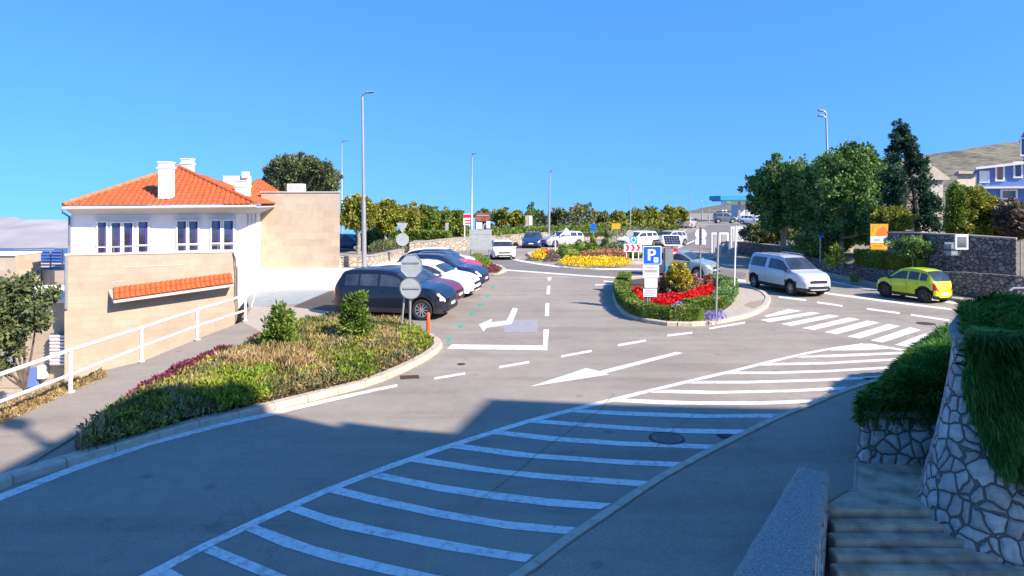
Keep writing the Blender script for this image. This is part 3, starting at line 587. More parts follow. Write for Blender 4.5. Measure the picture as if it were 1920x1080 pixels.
s.tube(top, .016, 6); s.build('handrail', M['galv'], ter, smooth=True)
L0, L1 = wall_pt(TA, TB, 213, 563, .50), wall_pt(TA, TB, 438, 532, .50); T0, T1 = wall_pt(TA, TB, 203, 541, .03), wall_pt(TA, TB, 438, 514, .03)
tiles('canopy', L0, L1, T1, T0, M['tile'], ter, pitch=.155, amp=.045, row=.3)
s = MB(); dz = Vector((0, 0, -.10)); dd = Vector((0, 0, -.02)); s.add([L0 + dd, L1 + dd, L1 + dz, L0 + dz, T0 + dd * 3, T1 + dd * 3, T1 + dz * 1.9, T0 + dz * 1.9], [(0, 1, 2, 3), (4, 5, 6, 7), (0, 1, 5, 4), (3, 2, 6, 7), (0, 3, 7, 4), (1, 2, 6, 5)]); s.build('canopy_board', M['soffit'], ter)
for x0, x1, y0, y1 in ((230, 341, 501, 497), (345, 437, 524, 512), (208, 232, 530, 527)):
    a, b = wall_pt(TA, TB, x0, y0), wall_pt(TA, TB, x1, y1); s = MB(); s.tube([a, b], .025, 4); s.build('string_course', M['soffit'], ter)
s = MB(); p = Vector((TB[0] + .05, TB[1] - .05, 0)); s.tube([p + Vector((-.1, 0, 2.15)), p + Vector((.0, -.03, 2.0)), p + Vector((.04, -.03, 1.5)), p + Vector((.04, -.03, .4))], .022, 6); s.build('cable', M['dark_metal'], ter, smooth=True)
a = wall_pt(TA, TB, 124, 480, .06); s = MB(); s.tube([a, a + Vector((0, 0, -1.75))], .05, 8); s.build('downpipe', M['galv'], ter, smooth=True)
# lower wing behind the tree
low = thing('lower_wing', 'low tan stone wing with pale ledge and meter boxes behind the left tree', 'building', (-17, 22.7, -2.3))
s = MB(); s.prism([(X_(-120, 22.6), 22.6), (X_(132, 22.6), 22.6), (X_(132, 22.6), 25.5), (X_(-120, 22.6), 25.5)], -2.28, Z_(566, 22.6)); s.build('wall', M['tan_wall'], low)
s = MB(); z = Z_(566, 22.6); s.prism([(X_(-120, 22.4), 22.35), (X_(131, 22.4), 22.35), (X_(131, 22.4), 25.6), (X_(-120, 22.4), 25.6)], z, z + .2); s.build('ledge', M['white_wall'], low, bevel=.02)
s = MB(); z = Z_(654, 22.3); x = X_(112, 22.3)
for k in range(9): s.box((x, 22.28, z - .5 + k * .115), (.62, .06, .07), rx=.5)
sh = s.build('shutter', M['rail_white'], low); s = MB(); s.box((x, 22.36, z - .04), (.66, .1, 1.08)); s.build('shutter_frame', M['dark_metal'], low)
for (x0, x1, y0, y1, m_) in ((44, 64, 692, 728, 'blue_wall'), (66, 80, 688, 712, 'white_wall'), (8, 22, 655, 690, 'galv')):
    s = MB(); a, b = X_(x0, 22.3), X_(x1, 22.3); s.box(((a + b) / 2, 22.48, (Z_(y0, 22.3) + Z_(y1, 22.3)) / 2), (b - a, .22, Z_(y0, 22.3) - Z_(y1, 22.3))); s.build('meter_box', M[m_], low, bevel=.01)
up = thing('upper_wing', 'pale stone roof platform carrying the blue railing beside the villa', 'building', (-24, 28.5, 0))
s = MB(); s.prism([(X_(-140, 28), 28), (X_(119, 28), 28), (X_(119, 28), 31.5), (X_(-140, 28), 31.5)], -2.3, Z_(507, 28)); s.build('wall', M['block_wall'], up)
s = MB(); s.prism([(X_(-140, 26.5), 26.5), (X_(30, 26.5), 26.5), (X_(30, 26.5), 27.9), (X_(-140, 26.5), 27.9)], -2.3, Z_(479, 26.5)); s.build('parapet', M['block_wall'], up)
s = MB(); z1 = Z_(479, 26.5); s.prism([(X_(-140, 26.5), 26.42), (X_(31, 26.5), 26.42), (X_(31, 26.5), 27.94), (X_(-140, 26.5), 27.94)], z1, z1 + .06); s.build('coping', M['white_wall'], up)
bf = thing('blue_railing', 'blue slatted metal railing on the roof platform in front of the sea', 'railing', (X_(75, 28.3), 28.3, Z_(507, 28)))
s = MB(); z0, z1 = Z_(507, 28.3), Z_(468, 28.3)
for k in range(6): s.box((X_(72, 28.3), 28.3, z0 + .1 + k * .13), (X_(119, 28.3) - X_(30, 28.3), .03, .055))
s.build('slats', mat('blue_slats', (.02, .06, .33), .4), bf); s = MB()
for k in range(5): x = X_(30, 28.3) + (X_(118, 28.3) - X_(30, 28.3)) * k / 4; s.box((x, 28.26, (z0 + z1) / 2), (.045, .045, z1 - z0))
s.box((X_(74, 28.3), 28.26, z1), (X_(119, 28.3) - X_(30, 28.3), .06, .04)); s.build('posts', M['galv'], bf)
# white tubular railing of the walkway
RB = [(-75, 838), (132, 738), (265, 680), (370, 639), (460, 603)]; rt = [(-75, 728), (127, 656.5), (262, 614.5), (368, 580.5), (458, 553.5)]; rm = [(-75, 782), (127, 702.5), (262, 650), (368, 611), (458, 582)]
rail = thing('railing', 'white painted tubular railing along the sloping left walkway', 'railing', G(265, 680)); Pb = [G(*q) for q in RB]; s1 = MB(); s2 = MB()
for p, t_, m_ in zip(Pb, rt, rm):
    q = MB(); zt = Z_(t_[1], p.y); q.tube([Vector((p.x, p.y, 0)), Vector((p.x, p.y, zt))], .042, 10); q.disc((p.x, p.y, .04), (0, 0, 1), .085, .02, 12); q.build('post', M['rail_white'], rail, smooth=True)
s1.tube([Vector((p.x, p.y, Z_(t_[1], p.y))) for p, t_ in zip(Pb, rt)], .042, 10); s1.build('top_rail', M['rail_white'], rail, smooth=True)
s2.tube([Vector((p.x, p.y, Z_(t_[1], p.y))) for p, t_ in zip(Pb, rm)], .036, 10); s2.build('lower_rail', M['rail_white'], rail, smooth=True)
# building that carries the camera: only its shadow falls into the picture
apt = thing('apartment_building', 'flat-roofed apartment building standing behind the viewpoint whose stepped roof shadows the road', 'building', (8, -7, 0))
prof = []
for px, py in ((-400, 980), (0, 912), (60, 886), (112, 850), (152, 803), (230, 772), (300, 752), (395, 748), (440, 775), (640, 790), (690, 812), (738, 802), (848, 812), (915, 748), (1150, 758), (1400, 764), (1510, 765), (1620, 752), (1780, 745), (2300, 745)):
    g = G(px, py); k = SD.z / math.hypot(SD.x, SD.y); hy = (g.y + 1.0) / abs(SD.y) * math.hypot(SD.x, SD.y) * k; xx = g.x + (g.y + 1.0) / abs(SD.y) * SD.x; prof.append((xx, hy))
prof.sort()
s = MB()
for (x0, h0), (x1, h1) in zip(prof, prof[1:]): s.prism([(x0, -13), (x1 - .001, -13), (x1 - .001, -1.0), (x0, -1.0)], -.03, [h0 * 1.0, h1, h1, h0])
s.build('wall', mat('beige_render', (.50, .44, .36), .85), apt)
for fl in range(5):
    for k in range(9):
        s = MB(); x = prof[0][0] + 2 + k * 3.1; s.box((x, -.97, 2.2 + fl * 2.8), (1.1, .06, 1.3)); s.build('window', M['glass'], apt)
# ---------------------------------------------------------------- retaining walls, steps and near planting
def wall_run(name, label, pts, hts, th, m, cap=None, z0=-.03, cat='wall', batter=0):
    t = thing(name, label, cat, (pts[0][0], pts[0][1], 0)); mb = MB(); cp = MB(); P = [Vector((p[0], p[1])) for p in pts]; N_ = []
    for i in range(len(P)):
        d = (P[min(i + 1, len(P) - 1)] - P[max(i - 1, 0)]).normalized(); N_.append(Vector((-d.y, d.x)))
    sub = []
    for i in range(len(P) - 1):
        k = max(1, int((P[i + 1] - P[i]).length / .25))
        for j in range(k): f = j / k; sub.append((P[i].lerp(P[i + 1], f), N_[i].lerp(N_[i + 1], f), hts[i] + (hts[i + 1] - hts[i]) * f))
    sub.append((P[-1], N_[-1], hts[-1])); rows = 9; n = len(sub); vs = []
    for p, nn, h in sub:
        for j in range(rows):
            f = j / (rows - 1); q = p - nn * batter * (1 - f) + nn * rng.uniform(-.012, .012); vs.append((q.x, q.y, z0 + (h - z0) * f))
        q = p + nn * th; vs += [(q.x, q.y, h), (q.x, q.y, z0)]
    K = rows + 2; fs = [(i * K + j, (i + 1) * K + j, (i + 1) * K + j + 1, i * K + j + 1) for i in range(n - 1) for j in range(K - 1)] + [tuple(range(K)), tuple((n - 1) * K + j for j in range(K))]
    mb.add(vs, fs); mb.build('stonework', m, t)
    if cap:
        for i in range(n - 1):
            (p, a, h), (q, b, g) = sub[i], sub[i + 1]; c = [p - a * .04, q - b * .04, q + b * (th + .04), p + a * (th + .04)]; cp.prism([(x.x, x.y) for x in c], [h, g, g, h], [h + .06, g + .06, g + .06, h + .06])
        cp.build('coping', cap, t)
    return t
g = lambda x, y: (G(x, y).x, G(x, y).y)
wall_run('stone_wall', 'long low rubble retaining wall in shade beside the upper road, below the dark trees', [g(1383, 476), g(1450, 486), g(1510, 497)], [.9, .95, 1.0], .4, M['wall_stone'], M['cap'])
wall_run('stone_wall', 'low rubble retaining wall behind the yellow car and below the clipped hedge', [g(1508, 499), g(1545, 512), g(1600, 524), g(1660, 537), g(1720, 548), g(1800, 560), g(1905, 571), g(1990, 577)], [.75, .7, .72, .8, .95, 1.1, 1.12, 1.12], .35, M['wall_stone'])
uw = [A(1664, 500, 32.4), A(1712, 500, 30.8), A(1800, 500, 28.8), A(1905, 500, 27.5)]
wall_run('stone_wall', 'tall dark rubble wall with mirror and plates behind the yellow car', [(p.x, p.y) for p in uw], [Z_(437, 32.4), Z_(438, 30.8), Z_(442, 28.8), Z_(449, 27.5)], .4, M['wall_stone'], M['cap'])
wall_run('stone_wall', 'pale rubble wall low beyond the parked cars right of the stone block', [g(633, 501), g(700, 498), g(758, 482)], [.62, .6, .55], .4, M['light_stone'], M['cap'])
wall_run('stone_wall', 'long pale rubble wall under the tree row across the roundabout', [g(766, 474), g(840, 471), g(960, 461), g(1060, 452), g(1140, 447), g(1232, 440)], [.75, .98, 1.0, 1.0, .95, .7], .4, M['light_stone'], M['cap'])
s = MB(); tp = [g(1383, 473), g(1450, 483.5), g(1508, 495), g(1545, 510.5), g(1600, 522.5), g(1660, 535.5), g(1720, 546.5), g(1800, 558), g(1905, 569), g(1990, 575), (60, 26), (95, 150), (50, 150), (34, 86)]
s.prism(tp, -.03, [.8, .85, .9, .65, .62, .65, .72, .9, 1.0, 1.0, 3, 4.2, .3, .5]); struct('bank', s, M['land'])
# near steps: parapet, landing, treads
par = thing('parapet_wall', 'low stone parapet with rough grey top between pavement and steps', 'wall', (3.2, 7.5, 0))
a0, a1, a2, a3 = A(1494, 875, 8.75), A(1552, 886, 8.75), A(1512, 1100, 6.0), A(1352, 1100, 6.0)
zt = .5; q = [(p.x, p.y) for p in (G(1494, 875, zt), G(1552, 887, zt), G(1514, 1130, zt), G(1340, 1130, zt))]
mb = MB(); mb.prism([(x, y) for x, y in q], -1.6, zt - .09); mb.build('stonework', M['near_stone'], par)
c_ = Vector((sum(x for x, y in q) / 4, sum(y for x, y in q) / 4)); qq = [(x + (.03 if x > c_.x else -.03), y + (.03 if y > c_.y else -.03)) for x, y in q]
mb = MB(); n_ = 26; vs = []
for i in range(n_ + 1):
    for j in range(9):
        l = Vector(qq[0]).lerp(Vector(qq[3]), i / n_); r_ = Vector(qq[1]).lerp(Vector(qq[2]), i / n_); p = l.lerp(r_, j / 8); ed = .03 if j in (0, 8) else 0
        vs.append((p.x + rng.uniform(-.008, .008), p.y + rng.uniform(-.008, .008), zt - ed + rng.uniform(-.008, .010)))
mb.add(vs, [(i * 9 + j, i * 9 + j + 1, (i + 1) * 9 + j + 1, (i + 1) * 9 + j) for i in range(n_) for j in range(8)]); mb.prism(qq, zt - .12, zt - .035); mb.build('capping', M['cap'], par)
sty = 8.65; steps = thing('stone_steps', 'worn concrete steps descending between the parapet and the big stone wall', 'steps', (4.8, 8.6, 0))
def stx(y): return (X_(1553, 8.75) - (8.75 - y) * .30 + .03, 6.75 if y > 9 else 5.9)
mb = MB(); mb.prism([(3.85, sty), (6.6, sty), (6.9, 10.45), (5.0, 10.5), (4.5, 9.5), (3.8, 9.0)], -.5, .018); mb.build('landing', M['step'], steps)
for k in range(14):
    y1 = sty - .205 * k; y0 = y1 - .215; z = -.085 * (k + 1); x0 = 4.1 - (8.7 - y1) * .42; mb = MB()
    pts = [(x0, y0 + rng.uniform(-.012, .012)), (6.6, y0 + rng.uniform(-.012, .012)), (6.6, y1), (x0, y1)]; mb.prism(pts, z - .6, z); mb.build('tread', M['step'], steps, bevel=.014)
mb = MB(); mb.prism([(4.25, 9.2), (4.75, 9.2), (5.35, 10.35), (5.1, 10.4), (4.75, 9.4)], -.02, .028); mb.build('gutter_channel', M['pave'], steps)
# stone planter with hedge
pl = thing('stone_planter', 'low stone planter wall at the head of the steps under the rosemary hedge', 'planter', (5.8, 10.4, 0))
path = [(8.7, 14.3), (7.3, 12.4), (6.25, 11.1), (5.42, 10.36), (5.45, 10.26), (6.0, 10.22), (7.4, 10.25)]
mb = MB(); P = [Vector(p) for p in path]; vs = []; rows = 7; sub = []
for a, b in zip(P, P[1:]):
    k = max(1, int((b - a).length / .12)); sub += [a.lerp(b, j / k) for j in range(k)]
sub.append(P[-1]); cen = Vector((7.6, 11.6))
for p in sub:
    for j in range(rows):
        f = j / (rows - 1); o_ = (p - cen).normalized(); q_ = p + o_ * .13 * (1 - f) + o_ * rng.uniform(-.01, .01); vs.append((q_.x, q_.y, -.03 + .75 * f))
    q_ = p - (p - cen).normalized() * .3; vs += [(q_.x, q_.y, .73)]
K = rows + 1; mb.add(vs, [(i * K + j, (i + 1) * K + j, (i + 1) * K + j + 1, i * K + j + 1) for i in range(len(sub) - 1) for j in range(K - 1)]); mb.build('stonework', M['near_stone'], pl, smooth=True)
mb = MB()
for p, q_ in zip(sub, sub[1:]):
    o1, o2 = (p - cen).normalized(), (q_ - cen).normalized(); c = [p + o1 * .04, q_ + o2 * .04, q_ - o2 * .3, p - o1 * .3]; mb.prism([(x.x, x.y) for x in c], .72, .79)
mb.build('capping', M['cap'], pl)
s = MB(); s.prism([(5.5, 10.35), (7.4, 10.35), (12, 10.4), (12, 15), (8.8, 14.2), (7.35, 12.3), (6.3, 11.1)], -.02, .68); s.build('soil', M['soil'], pl)
def blades(name, base, dirs, L, wd, m, parent=None, droop=.5, svar=.4):   # two-segment hanging or upright blades
    n = len(base); d = unit(dirs + rng.normal(size=(n, 3)) * .35); l = L * (1 + svar * rng.uniform(-1, 1, (n, 1))); sd = unit(np.cross(d, rng.normal(size=(n, 3)))) * wd / 2
    mid = base + d * l * .5; tip = mid + unit(d + np.array([0, 0, -droop])) * l * .5
    P = np.stack([base - sd * .6, base + sd * .6, mid + sd, tip, mid - sd], 1); return quads(name, P, m, parent, WL.get(parent.name, (0, 0, 0)) if parent else (0, 0, 0))
def mound(name, label, poly, ztop, n, m, L=.16, wd=.022, z0=.7, core='soil', cat='hedge', lump=.15, round_=.6, up=.9, overhang=0):
    q = [Vector((p[0], p[1])) for p in poly]; cx_ = sum(p.x for p in q) / len(q); cy_ = sum(p.y for p in q) / len(q); t = thing(name, label, cat, (cx_, cy_, z0))
    def hf(p, e): b = np.sin(p[:, 0] * 2.9 + 2 * np.sin(p[:, 1] * 1.7)) * np.cos(p[:, 1] * 3.3 + p[:, 0]); b2 = np.sin(p[:, 0] * 9 + p[:, 1] * 4) * np.sin(p[:, 1] * 8); return z0 + (ztop - z0) * np.clip(e / round_, 0, 1) ** .45 + lump * b * .6 + lump * .3 * b2
    # core: a lumpy dark body just inside the leaves
    p = scatter(poly, n); e = edge_dist(p, poly); z = hf(p, e); nrm = np.zeros((n, 3)); c2 = np.array([cx_, cy_]); nrm[:, :2] = unit(p - c2) * (1 - np.clip(e / round_, 0, 1))[:, None] * 1.2; nrm[:, 2] = .35 + up * np.clip(e / round_, 0, 1)
    dep = rng.random(n) ** 2 * .35; base = np.column_stack([p, z - dep * np.clip(z - z0, .05, 1)]); 
    # side skin
    k = n // 2; per = [(q[(i + 1) % len(q)] - q[i]).length for i in range(len(q))]; tot = sum(per); ii = rng.choice(len(q), k, p=np.array(per) / tot); f = rng.random(k)
    sp = np.array([list(q[i].lerp(q[(i + 1) % len(q)], ff)) for i, ff in zip(ii, f)]); zz_ = z0 + rng.random(k) * (ztop - z0) * .6 - overhang * rng.random(k); nn = np.zeros((k, 3)); nn[:, :2] = unit(sp - c2); nn[:, 2] = .2
    b2 = np.column_stack([sp - unit(sp - c2) * .02, zz_]); blades('foliage', np.vstack([base, b2]), np.vstack([nrm, nn]), L, wd, M[m], t, .6)
    mb = MB(); q2 = [(cx_ + (p.x - cx_) * .93, cy_ + (p.y - cy_) * .93) for p in q]; mb.prism(q2, z0 - .05, z0 + (ztop - z0) * .45); mb.build('branches', M[core], t); return t
mound('rosemary_hedge', 'dense dark green rosemary hedge spilling over the low stone planter', [(5.4, 10.3), (6.35, 10.25), (8.2, 10.4), (11.0, 10.6), (11.5, 15.2), (9.0, 14.5), (7.35, 12.5), (6.3, 11.2)], 1.3, 60000, 'lv_rose', L=.2, wd=.016, z0=.74, core='lv_rose', overhang=.22)
# big battered stone wall with hanging rosemary
bw = thing('stone_retaining_wall', 'large battered pale stone wall with dark mortar at the right of the steps', 'wall', (6.2, 8.6, 0))
wp = [(7.6, 10.9), (6.95, 10.3), (6.5, 9.75), (6.15, 9.3), (5.92, 8.95), (5.80, 8.72), (5.82, 8.58), (5.95, 8.50), (6.2, 8.46), (7.0, 8.42), (9.6, 8.36)]
P = [Vector(p) for p in wp]; sub = []
for a, b in zip(P, P[1:]):
    k = max(1, int((b - a).length / .08)); sub += [a.lerp(b, j / k) for j in range(k)]
sub.append(P[-1]); sm = sub[:]
for _ in range(3): sm = [sm[0]] + [(sm[i - 1] + sm[i] * 2 + sm[i + 1]) / 4 for i in range(1, len(sm) - 1)] + [sm[-1]]
rows = 40; vs = []; z0, z1 = -2.2, 2.2
for i, p in enumerate(sm):
    d = (sm[min(i + 1, len(sm) - 1)] - sm[max(i - 1, 0)]).normalized(); o_ = Vector((d.y, -d.x)); o_ = o_ if o_.dot(p - Vector((8, 10.5))) > 0 else -o_
    for j in range(rows):
        f = j / (rows - 1); z = z0 + (z1 - z0) * f; b_ = .09 * (z1 - z) + .045 * (z1 - z) ** 2; q_ = p + o_ * b_; vs.append((q_.x, q_.y, z))
    q_ = p - o_ * .3; vs.append((q_.x, q_.y, z1))
K = rows + 1; mb = MB(); mb.add(vs, [(i * K + j, (i + 1) * K + j, (i + 1) * K + j + 1, i * K + j + 1) for i in range(len(sm) - 1) for j in range(K - 1)]); mb.build('stonework', M['near_stone'], bw, smooth=True)
mb = MB()
for i in range(0, len(sm) - 1):
    p, q_ = sm[i], sm[i + 1]; d = (q_ - p).normalized(); o_ = Vector((d.y, -d.x)); o_ = o_ if o_.dot(p - Vector((8, 10.5))) > 0 else -o_
    mb.prism([(x.x, x.y) for x in (p + o_ * .05, q_ + o_ * .05, q_ - o_ * .28, p - o_ * .28)], z1 - .02, z1 + .07)
mb.build('capping', M['cap'], bw)
s = MB(); s.prism([(6.1, 8.8), (9.6, 8.6), (12, 9), (12, 10.3), (7.6, 10.8), (6.5, 9.6)], -1, z1 - .05); s.build('soil', M['soil'], bw)
rm_ = thing('rosemary_bush', 'big rosemary bush trailing in long strands down the large stone wall', 'bush', (7.5, 8.7, 2.2))
n = 52000; x = rng.uniform(5.62, 8.6, n); y = rng.uniform(8.25, 10.6, n); k = (y < 11.2 - .0) & (x > 5.66 + (y - 8.3) * .62); x, y = x[k], y[k]
hz_ = 2.24 + .16 * np.clip((x - 5.9) / .5, 0, 1) ** .5 + .07 * np.sin(x * 4 + y * 2) + .05 * np.sin(y * 5); base = np.column_stack([x, y, hz_ - .35 * rng.random(len(x)) ** 1.5]); dr = np.zeros((len(x), 3)); dr[:, 2] = .75; dr[:, 1] = -.45; dr[:, 0] = np.where(x < 6.3, -.6, 0)
n2 = 60000; x2 = 5.70 + 1.8 * rng.random(n2); hang = -.22 + np.interp(x2 - .17, [5.5, 5.56, 5.64, 5.74, 5.82, 5.9, 6.02, 6.14, 6.24, 6.36, 6.6, 7.4], [.5, .95, 1.4, 2.0, 1.7, 1.8, 1.65, 2.12, 1.8, 1.6, 1.75, 1.6]); f = rng.random(n2) ** .85
strand = .10 * np.sin(np.round(x2 * 11) * 2.3) ; z2 = 2.4 - f * (hang + strand); face = 8.46 - .09 * np.clip(2.2 - z2, 0, 9) - .045 * np.clip(2.2 - z2, 0, 9) ** 2
y2 = face - .02 + .15 * np.clip(5.95 - x2, 0, 1) - .04 * (x2 > 5.9) - .30 * (1 - f) ** .6 * rng.random(n2) - .1 * rng.random(n2); b2 = np.column_stack([x2 - .0 + .05 * np.sin(z2 * 6 + x2 * 9), y2, z2]); d2 = np.tile(np.array([[-.1, -.75, -.35]]), (n2, 1)); d2[:, 2] -= f * 1.1
blades('foliage', np.vstack([base, b2]), np.vstack([dr, d2]), .17, .011, M['lv_rose'], rm_, .7)
s = MB(); s.prism([(5.95, 8.5), (8.6, 8.30), (9.5, 10), (7.4, 10.4), (6.3, 9.4)], 1.9, 2.36); s.build('branches', M['lv_rose'], rm_)
# ---------------------------------------------------------------- planted bed at the left
def gp(pts, z=.4): return [(G(x, y, z).x, G(x, y, z).y) for x, y in pts]
bedp = [(p.x, p.y) for p in bed]
inner = gp([(150, 842), (225, 812), (300, 788), (380, 765), (537, 728), (611, 712), (680, 696), (765, 664), (805, 640), (795, 626), (755, 611), (690, 602), (610, 603), (560, 607), (500, 634), (440, 660), (340, 704), (240, 750), (150, 812)], .25)
cover('ground_cover', 'dry straw-coloured low shrubs filling the left bed', inner, 30000, .34, .13, 'lv_tan', asp=.16, jit=.75, freq=2.2, clip=bedp)
cover('ground_cover', 'olive green undergrowth of the left bed', bedp, 26000, .33, .10, 'lv_olive', asp=.35, jit=.8, freq=2.8, clip=bedp)
cover('ground_cover', 'low dry trailing stems along the kerb of the left bed', bedp, 22000, .24, .11, 'lv_tan', asp=.2, jit=.9, freq=2.6, clip=bedp)
cover('ground_cover', 'yellow-green sprigs scattered through the left bed', inner, 12000, .36, .09, 'lv_yel', asp=.4, jit=.8, freq=2.0, clip=bedp)
def patch(pts, n, h, m, L=.09, asp=.4, lab='', lump=.1, z=.28, jit=.8, z0=.12, nm='ground_cover', clip=True): return cover(nm, lab, gp(pts, z), n, h, L, m, z0=z0, asp=asp, lump=lump, jit=jit, clip=bedp if clip else None)
patch([(375, 740), (400, 716), (470, 702), (520, 704), (512, 738), (455, 760), (385, 765)], 7500, .42, 'lv_lime', lab='bright lime green ground cover in the middle of the left bed')
patch([(620, 690), (640, 662), (690, 664), (715, 685), (690, 702), (640, 712)], 2600, .40, 'lv_lime', lab='lime green patch near the kerb of the left bed')
patch([(735, 640), (760, 618), (800, 622), (818, 640), (790, 652), (750, 655)], 4000, .38, 'lv_lime', lab='yellow green patch at the tip of the left bed')
patch([(160, 810), (190, 772), (300, 728), (370, 716), (395, 745), (330, 785), (230, 820), (160, 842)], 4500, .30, 'lv_mid', lab='dense green ground cover at the near end of the left bed', lump=.16)
patch([(200, 800), (235, 765), (350, 722), (470, 690), (480, 720), (360, 760), (250, 810)], 8000, .36, 'lv_yel', lab='yellow-green sprigs over the near half of the left bed', lump=.14)
patch([(540, 612), (620, 604), (640, 618), (560, 632)], 4000, .3, 'lv_yel', lab='yellow green edge of the left bed by the parking')
patch([(390, 690), (470, 668), (560, 660), (600, 690), (560, 712), (480, 700)], 9000, .46, 'lv_tan', asp=.14, L=.15, lab='tall dry straw stems in the middle of the left bed', jit=.6)
patch([(240, 748), (236, 738), (330, 690), (405, 655), (440, 648), (446, 662), (350, 708), (268, 752)], 9000, .36, 'lv_maroon', L=.085, asp=.42, lab='maroon barberry strip along the walkway', z=.3, clip=False)
patch([(462, 640), (485, 628), (505, 634), (480, 652)], 1500, .36, 'lv_maroon', lab='crimson shrub tuft beside the walkway', clip=False)
patch([(612, 650), (632, 628), (665, 636), (650, 660)], 1800, .36, 'lv_brown', lab='dark dry twigs between the two young shrubs', asp=.2)
patch([(100, 868), (112, 846), (150, 822), (180, 826), (150, 858)], 1500, .12, 'lv_tan', L=.06, lab='dry weeds at the pointed near end of the bed', z=.1, lump=.04)
def shrub(name, label, px, py, w_, h_, n, m, size=.1, asp=.35, cat='shrub', z=.1, group=None, per=45):
    b = G(px, py, z); t = thing(name, label, cat, b, group); mb = MB()
    for k in range(7): a = random.uniform(0, 6.3); mb.tube([b, b + Vector((math.cos(a) * w_ * .15, math.sin(a) * w_ * .15, h_ * .45)), b + Vector((math.cos(a) * w_ * .3, math.sin(a) * w_ * .3, h_ * .85))], [.018, .012, .005], 5, cap=False)
    mb.build('stems', M['bark'], t); bl = [(b.x, b.y, z + h_ * .4, w_ * .5, w_ * .5, h_ * .4), (b.x + w_ * .08, b.y, z + h_ * .7, w_ * .34, w_ * .34, h_ * .3)]
    foliage('foliage', bl, n, size, M[m], t, asp=asp, clump=.3, per=per, up=.7, shell=.3); return t
shrub('young_shrub', 'dark green young shrub by the walkway side of the bed', 522, 678, .80, 1.42, 5600, 'lv_mid', .13)
shrub('young_shrub', 'lighter green young shrub standing in front of the black parked car', 664, 652, .74, 1.56, 5200, 'lv_mid', .13)
patch([(60, 768), (135, 733), (200, 705), (196, 696), (130, 716), (50, 746), (-40, 780), (-40, 810)], 6000, .16, 'lv_tan', L=.09, lab='dry weeds along the edge of the walkway', z=.05, z0=-.02, asp=.2, clip=False)
# tree in the sunken yard by the terrace
tb = A(48, 742, 18.5)
tree('bushy_tree', 'leafy green tree leaning out of the sunken yard beside the terrace', 'tree', (X_(50, 18.5), 18.5, -2.3), [(X_(25, 18.5), 18.5, Z_(590, 18.5), .75, .8, .85), (X_(70, 18.5), 18.6, Z_(560, 18.5), .5, .6, .42), (X_(0, 18.5), 18.4, Z_(560, 18.5), .6, .7, .6), (X_(45, 18.5), 18.5, Z_(535, 18.5), .4, .5, .3), (X_(-40, 18.5), 18.4, Z_(600, 18.5), .8, .8, .8), (X_(20, 18.5), 18.4, Z_(640, 18.5), .55, .4, .4), (X_(0, 18.5), 18.4, Z_(690, 18.5), .5, .4, .45), (X_(80, 18.5), 18.5, Z_(600, 18.5), .35, .4, .3)], 17000, .12, 'lv_olive', 1.2, .06, cl=.35, per=40, shell=.3)
# ---------------------------------------------------------------- kerbed island with the parking sign
isl = [(1166, 528), (1156, 540), (1152, 556), (1160, 578), (1176, 594), (1202, 604), (1240, 611), (1290, 613), (1340, 609), (1385, 601), (1418, 591), (1440, 577), (1446, 563), (1436, 552), (1415, 544), (1385, 537), (1350, 531), (1300, 525), (1240, 521), (1190, 521)]
isl = [(x - 4 if x < 1200 else x, y) for x, y in isl]
kerb('kerb', isl, .2, .13, closed=True, joint=.8)
ci = G(1300, 562); ip = [G(x, y, 0) for x, y in isl]; ip2 = [(p.x + (ci.x - p.x) * .05, p.y + (ci.y - p.y) * .03) for p in ip]
s = MB(); s.prism(ip2, -.02, .10); struct('paved_island', s, M['pave'])
px_struct('tactile_paving', [(1395, 577), (1405, 571), (1436, 566), (1440, 575), (1418, 584)], mat('brown_paver', (.30, .24, .18), .85, var=.15, scale=9), .006 + .10 if 0 else .106)
bi = gp([(1166, 526), (1156, 548), (1168, 582), (1200, 596), (1270, 605), (1330, 603), (1342, 592), (1372, 570), (1379, 552), (1376, 538), (1330, 524), (1240, 518)], .12)
s = MB(); s.prism(bi, .0, .115); struct('bed_soil', s, M['soil'])
def hedge(name, label, pts, h, wd, n, m, z0=.1, size=.07, cat='hedge', z=None, asp=.5):
    P = [Vector((G(x, y, z0).x, G(x, y, z0).y)) for x, y in pts] if z is None else [Vector(p) for p in pts]; t = thing(name, label, cat, (P[0].x, P[0].y, z0)); L = [(b - a).length for a, b in zip(P, P[1:])]; tot = sum(L); mb = MB()
    i = rng.choice(len(L), n, p=np.array(L) / tot); f = rng.random(n); A0 = np.array([list(P[k]) for k in i]); A1 = np.array([list(P[k + 1]) for k in i]); c = A0 + (A1 - A0) * f[:, None]; d = unit(A1 - A0); nn = np.column_stack([-d[:, 1], d[:, 0]])
    u = rng.random(n); side = rng.random(n); hh = h * (1 + .07 * np.sin(c[:, 0] * 5 + c[:, 1] * 3)); lat = np.where(side < .4, (u * 2 - 1), np.where(side < .7, -1, 1)) * wd / 2 * (1 + .08 * np.sin(c[:, 0] * 7)); zz_ = np.where(side < .4, hh, hh * u ** .7); rd = rng.random(n) ** 2 * .05
    base = np.column_stack([c + nn * (lat * (1 - rd))[:, None], z0 + zz_ * (1 - rd)]); dr = np.zeros((n, 3)); dr[:, :2] = nn * np.sign(lat)[:, None] * np.where(side < .4, .1, 1)[:, None]; dr[:, 2] = np.where(side < .4, 1, .25)
    quads('foliage', leaf_array(base, size, asp, dr * .9, .7), M[m], t, WL[t.name])
    for a, b in zip(P, P[1:]):
        dd = (b - a).normalized(); q = Vector((-dd.y, dd.x)) * wd * .42; mb.prism([(x.x, x.y) for x in (a - q - dd * .12, b - q + dd * .12, b + q + dd * .12, a + q - dd * .12)], z0 - .08, z0 + h * .9)
    mb.build('branches', M[m], t); return t
